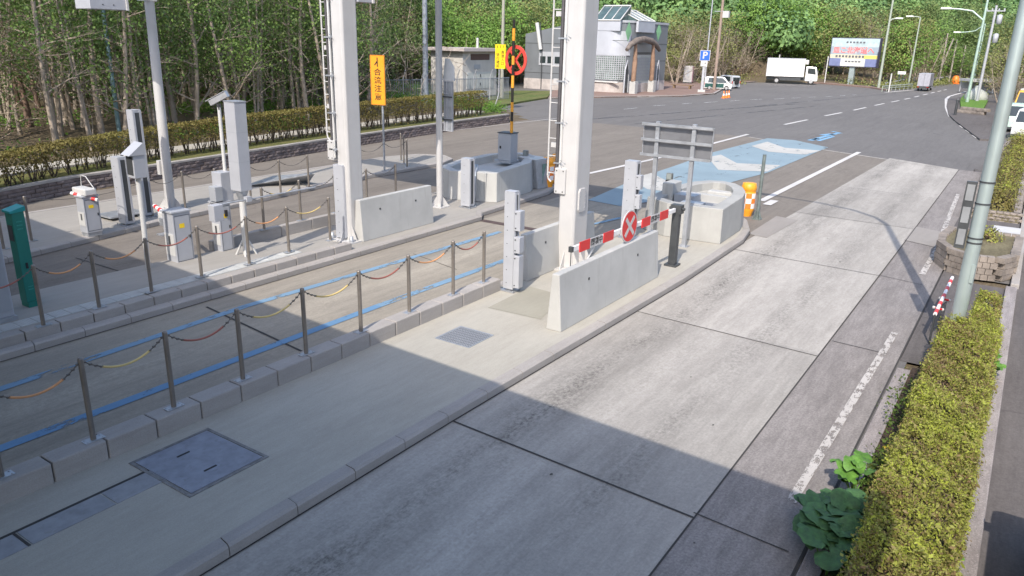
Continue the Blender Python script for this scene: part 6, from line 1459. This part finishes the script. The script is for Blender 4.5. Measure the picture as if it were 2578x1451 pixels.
bushy = [
 tree('leafy_tree', '', 'tree', 201, 8.5, .18, .04, 14, .12, .26, 5200, .75, lf_fresh, bark_tan, clus=.75, limbL=3.0),
 tree('leafy_tree', '', 'tree', 202, 8.0, .16, .05, 14, .10, .24, 4600, .75, lf_olive, bark_tan, clus=.75, limbL=3.0),
 tree('leafy_tree', '', 'tree', 203, 7.0, .13, .16, 9, .05, .16, 900, .4, lf_brown, bark_tan, clus=.5, limbL=2.8, stems=5),
 tree('leafy_tree', '', 'tree', 204, 9.0, .18, .03, 14, .12, .26, 5200, .75, lf_dark, bark_brown, clus=.75, limbL=3.0)]
BD = ['bright green', 'olive green', 'many-stemmed bronze-twigged', 'dark green']
def scatter(n, gen, mind, seed):
    rr = random.Random(seed); out = []; tries = 0
    while len(out) < n and tries < n * 60:
        tries += 1; p = gen(rr)
        if p and all((p[0] - o_[0]) ** 2 + (p[1] - o_[1]) ** 2 > mind ** 2 for o_ in out): out.append(p)
    return out
def place(protos, descs, pts, group, where, pick, smin=.85, smax=1.2, seed=1, used_={}):
    rr = random.Random(seed); items = []
    for p in pts:
        k = pick(p, rr); z = terrain(p[0], p[1]); items.append((pix((p[0], p[1], z + 1))[0], p, k, z, rr.uniform(0, 6.28), rr.uniform(smin, smax)))
    items.sort(key=lambda a: a[0]); cnt = {}
    for (sx, p, k, z, rz, sc) in items:
        cnt[k] = cnt.get(k, 0) + 1
        lab = '%s tree %s, %s such from the left' % (descs[k], where, ordn(cnt[k]))
        loc = (p[0], p[1], z - .1)
        if id(protos[k]) not in used_: used_[id(protos[k])] = 1; o = protos[k]; o.location = loc; o.rotation_euler = (0, 0, rz); o.scale = (sc,) * 3; o['label'] = lab
        else: o = dup(protos[k], loc, rz, lab, sc)
        o['group'] = group
def gen_forest(rr):
    y = rr.uniform(5, 74); l = lerp_tab(LEFT, y); x = l - 4.2 - 24 * rr.random() ** 1.4
    if y > 44: x = l - 2.5 - 16 * rr.random()
    px, py = pix((x, y, 1))
    if not (-160 < px < 1480): return None
    if 950 < px < 1260 and math.hypot(x, y) < 84: return None
    return (x, y)
pts = scatter(215, gen_forest, 1.2, 3)
pts += [(-31.8 - 4.2, 17), (-35.6, 21.5)]
def pickf(p, rr):
    d = lerp_tab(LEFT, p[1]) - p[0]
    if p[1] < 26: return rr.choice([0, 2, 2, 3, 3, 4, 5, 0, 1])
    return rr.choice([0, 0, 1, 2, 3, 3, 5, 5, 4, 1, 5, 0])
place(forest, FD, pts, 'forest trees behind the hedge', 'behind the long hedge', pickf)
def gen_store(rr):
    px = rr.uniform(900, 1760); D = rr.uniform(88, 122); d = ray(px, 200); k = D / math.hypot(d.x, d.y); x, y = d.x * k, d.y * k
    if x > -56 and y < 100 and x < -37: 
        if y > 78 and y < 98: return None
    if side_d(x, y)[0] <= 0 and not (x < -53): return None
    if X1 - 15 < x < X1 + 3 and Y1 - 4 < y < Y2 + 3: return None
    return (x, y)
place(bushy, BD, scatter(46, gen_store, 3.0, 5), 'trees around the store', 'around the shed and the store', lambda p, rr: rr.choice([0, 1, 1, 1, 3, 3]), .8, 1.15, 2)
# named spots behind the parking area and along the main road (photo pixel of the foot, kind, scale)
spots = [(1700, 212, 2, 1.0), (1722, 208, 2, 1.05), (1748, 207, 2, 1.15), (1776, 206, 2, 1.0), (1818, 203, 2, 1.2), (1845, 201, 2, 1.1), (1868, 200, 2, 1.0), (1690, 207, 1, 1.0), (1735, 204, 1, 1.1), (1790, 202, 1, 1.0),
 (1880, 199, 0, 1.1), (1905, 198, 0, 1.15), (1935, 197, 0, 1.1), (1960, 197, 0, 1.0), (1985, 197, 0, 1.2), (2010, 198, 0, 1.0), (2040, 199, 0, 1.1), (2070, 200, 1, 1.15), (2095, 197, 1, 1.3), (2120, 198, 1, 1.2), (2150, 198, 2, 1.5), (2175, 199, 1, 1.3), (2200, 201, 2, 1.4),
 (2228, 206, 2, 1.1), (2250, 207, 0, 1.2), (2272, 208, 1, 1.1), (2296, 208, 1, 1.2), (2318, 211, 2, 1.0), (2338, 209, 0, 1.1), (2356, 207, 3, 1.0), (2375, 205, 3, 1.1), (2392, 204, 3, 1.0), (2410, 203, 3, 1.05), (2424, 202, 3, 1.0), ]
pts = []; ks = {}
for px, py, k, s in spots:
    d = ray(px, py); p = at(px, py, .3); u_ = Vector((p.x, p.y, 0)).normalized() * (6 if px < 2240 else 2.5 if px < 2330 else 9); p = p + u_; pts.append((p.x, p.y)); ks[(p.x, p.y)] = (k, s)
rr_ = random.Random(9)
items = sorted([(pix((p[0], p[1], 1))[0], p) for p in pts]); cnt = {}
for sx, p in items:
    k, s = ks[p]; cnt[k] = cnt.get(k, 0) + 1
    o = dup(bushy[k], (p[0], p[1], max(terrain(*p), 0) - .1), rr_.uniform(0, 6.28), '%s tree along the left of the main road, %s such from the left' % (BD[k], ordn(cnt[k])), s * rr_.uniform(.9, 1.1)); o['group'] = 'roadside trees beyond the parking area'
# right side trees
rsp = [(2.2, 92, 1, 1.0), (3.5, 84, 3, 1.0), (5.5, 78, 1, 1.0), (.2, 100, 2, 1.0), (-2.5, 112, 2, .9), (-4.2, 124, 1, .9), (-5.2, 140, 3, 1.0), (-6.2, 158, 3, 1.0), (8.5, 86, 0, 1.1), (4.5, 98, 3, 1.1), (1.5, 112, 3, 1.2), (-1.5, 130, 3, 1.2), (10, 74, 1, 1.0), (-3.6, 102, 2, .75)]
items = sorted([(pix((x, y, 1))[0], x, y, k, s) for x, y, k, s in rsp])
for i, (sx, x, y, k, s) in enumerate(items):
    o = dup(bushy[k], (x, y, max(0, terrain(x, y)) - .1), rr_.uniform(0, 6.28), '%s tree right of the main road, %s from the left' % (BD[k], ordn(i + 1)), s); o['group'] = 'trees right of the main road'
# tunnel-like end of the road: dense trees
def gen_end(rr): y = rr.uniform(196, 226); return (rr.uniform(-34, 2), y)
place(bushy, BD, scatter(16, gen_end, 3.2, 8), 'trees at the far bend of the road', 'closing the far end of the road', lambda p, rr: rr.choice([3, 3, 1]), 1.0, 1.5, 4)

# wooded hillsides as one mass
rs = np.random.RandomState(77); Cs = []; Ns = []; n_cr = 0; Ss = []
cand = rs.uniform(0, 1, (9000, 2))
for a, b in cand:
    px = -120 + a * 2850; D = 62 * (330 / 62) ** b; d = ray(px, 120); k = D / math.hypot(d.x, d.y); x, y = d.x * k, d.y * k
    l, r_ = side_d(x, y); far = max(l, r_, y - 214)
    if far < (13 if px > 1650 else 20): continue
    z = terrain(x, y)
    if rs.rand() > min(1, .14 + D / 480): continue
    ppx, ppy = pix((x, y, z + 8))
    if ppy < -230: continue
    R_ = rs.uniform(2.2, 4.6) * (1 + D / 900); h_ = R_ * rs.uniform(.9, 1.35); sz = .30 + D / 420; m_ = int(330 / (1 + D / 700))
    N = rs.normal(size=(m_, 3)); N[:, 2] = np.abs(N[:, 2]) * .9 - .25; N /= np.linalg.norm(N, axis=1)[:, None]
    lump = 1 + .22 * np.sin(N[:, :1] * 5 + a * 50) * np.cos(N[:, 1:2] * 5 + b * 90) + .12 * np.sin(N[:, 2:] * 9 + a * 30)
    C = N * lump * rs.uniform(.8, 1.04, (m_, 1)) * np.array([R_, R_, h_]); C[:, 2] += 1.5 + h_ * .8
    Cs.append(C + np.array([x, y, z])); Ns.append(N); Ss.append(np.full(m_, sz)); n_cr += 1
V, F = leaf_quads(np.concatenate(Cs), np.concatenate(Ss), 5, .2, np.concatenate(Ns) * 2.2, .8)
print('hill crowns', n_cr, 'quads', len(F))
tag(obj('wooded_hillside', np_mesh('wooded_hillside', V, F), lf_hill), 'dense spring woodland covering the hills behind the road', 'woodland', kind='stuff')
# undergrowth
Cs = []; rs = np.random.RandomState(88)
for i in range(2600):
    y = rs.uniform(6, 88); l = lerp_tab(LEFT, y); x = l - 3.9 - 24 * rs.uniform() ** 1.3
    if y > 44 and y < 60: x = l - .8 - 20 * rs.uniform()
    if y > 60: x = l + rs.uniform(-3, 8) if x > -64 and False else l - 1 - 12 * rs.uniform()
    g_ = math.sin(x * .55) + math.sin(y * .31 + x * .2) + rs.normal() * .4
    if g_ < -.1: continue
    m_ = 34; r_ = rs.uniform(.3, .7)
    Cs.append(np.stack([x + rs.normal(0, r_, m_), y + rs.normal(0, r_, m_), terrain(x, y) + np.abs(rs.normal(0, .28, m_))], 1))
lf_under = LEAF('undergrowth_leaves', [(.07, .14, .03), (.11, .22, .035), (.16, .30, .05), (.22, .36, .06)], .55, .4)
V, F = leaf_quads(np.concatenate(Cs), .15, 6, .8); tag(obj('undergrowth', np_mesh('undergrowth', V, F), lf_under), 'bright low undergrowth on the forest floor behind the hedge', 'undergrowth', kind='stuff')
Cs = []
for i in range(260):
    px = rs.uniform(1290, 2440); py = 212 if px < 1850 else np.interp(px, [1850, 1930, 2060, 2200, 2240, 2440], [205, 202, 207, 219, 226, 207]); p = at(px, py - rs.uniform(1, 3), .1)
    if px < 1760: continue
    m_ = 60; Cs.append(np.stack([p.x + rs.normal(0, .8, m_), p.y + rs.normal(0, .8, m_) + 1.2, np.abs(rs.normal(0, .5, m_))], 1))
V, F = leaf_quads(np.concatenate(Cs), .25, 7, .6); tag(obj('roadside_brush', np_mesh('roadside_brush', V, F), lf_olive), 'low olive brush along the far edge of the parking area and road', 'undergrowth', kind='stuff')
# fine bare twigs among the trunks
q = MB(); rr = random.Random(44)
for i in range(700):
    y = rr.uniform(8, 60); l = lerp_tab(LEFT, y); x = l - 4 - 20 * rr.random(); z = terrain(x, y) + rr.uniform(0, 4.5); p = Vector((x, y, z)); d = Vector((rr.uniform(-1, 1), rr.uniform(-1, 1), rr.uniform(-.2, 1.2))).normalized(); L = rr.uniform(.8, 2.6)
    pts = [p]
    for k in range(4): d = (d + Vector((rr.uniform(-.4, .4), rr.uniform(-.4, .4), rr.uniform(-.3, .4)))).normalized(); pts.append(pts[-1] + d * L / 4)
    q.tube(pts, [.028, .022, .016, .01, .005], 4, False)
tag(obj('bare_twigs', q, bark_tan), 'tangle of bare pale twigs and vines between the forest trunks', 'twigs', kind='stuff')
for o in forest + bushy:
    if not o.get('label'):
        for c in list(o.children): bpy.data.objects.remove(c)
        bpy.data.objects.remove(o)
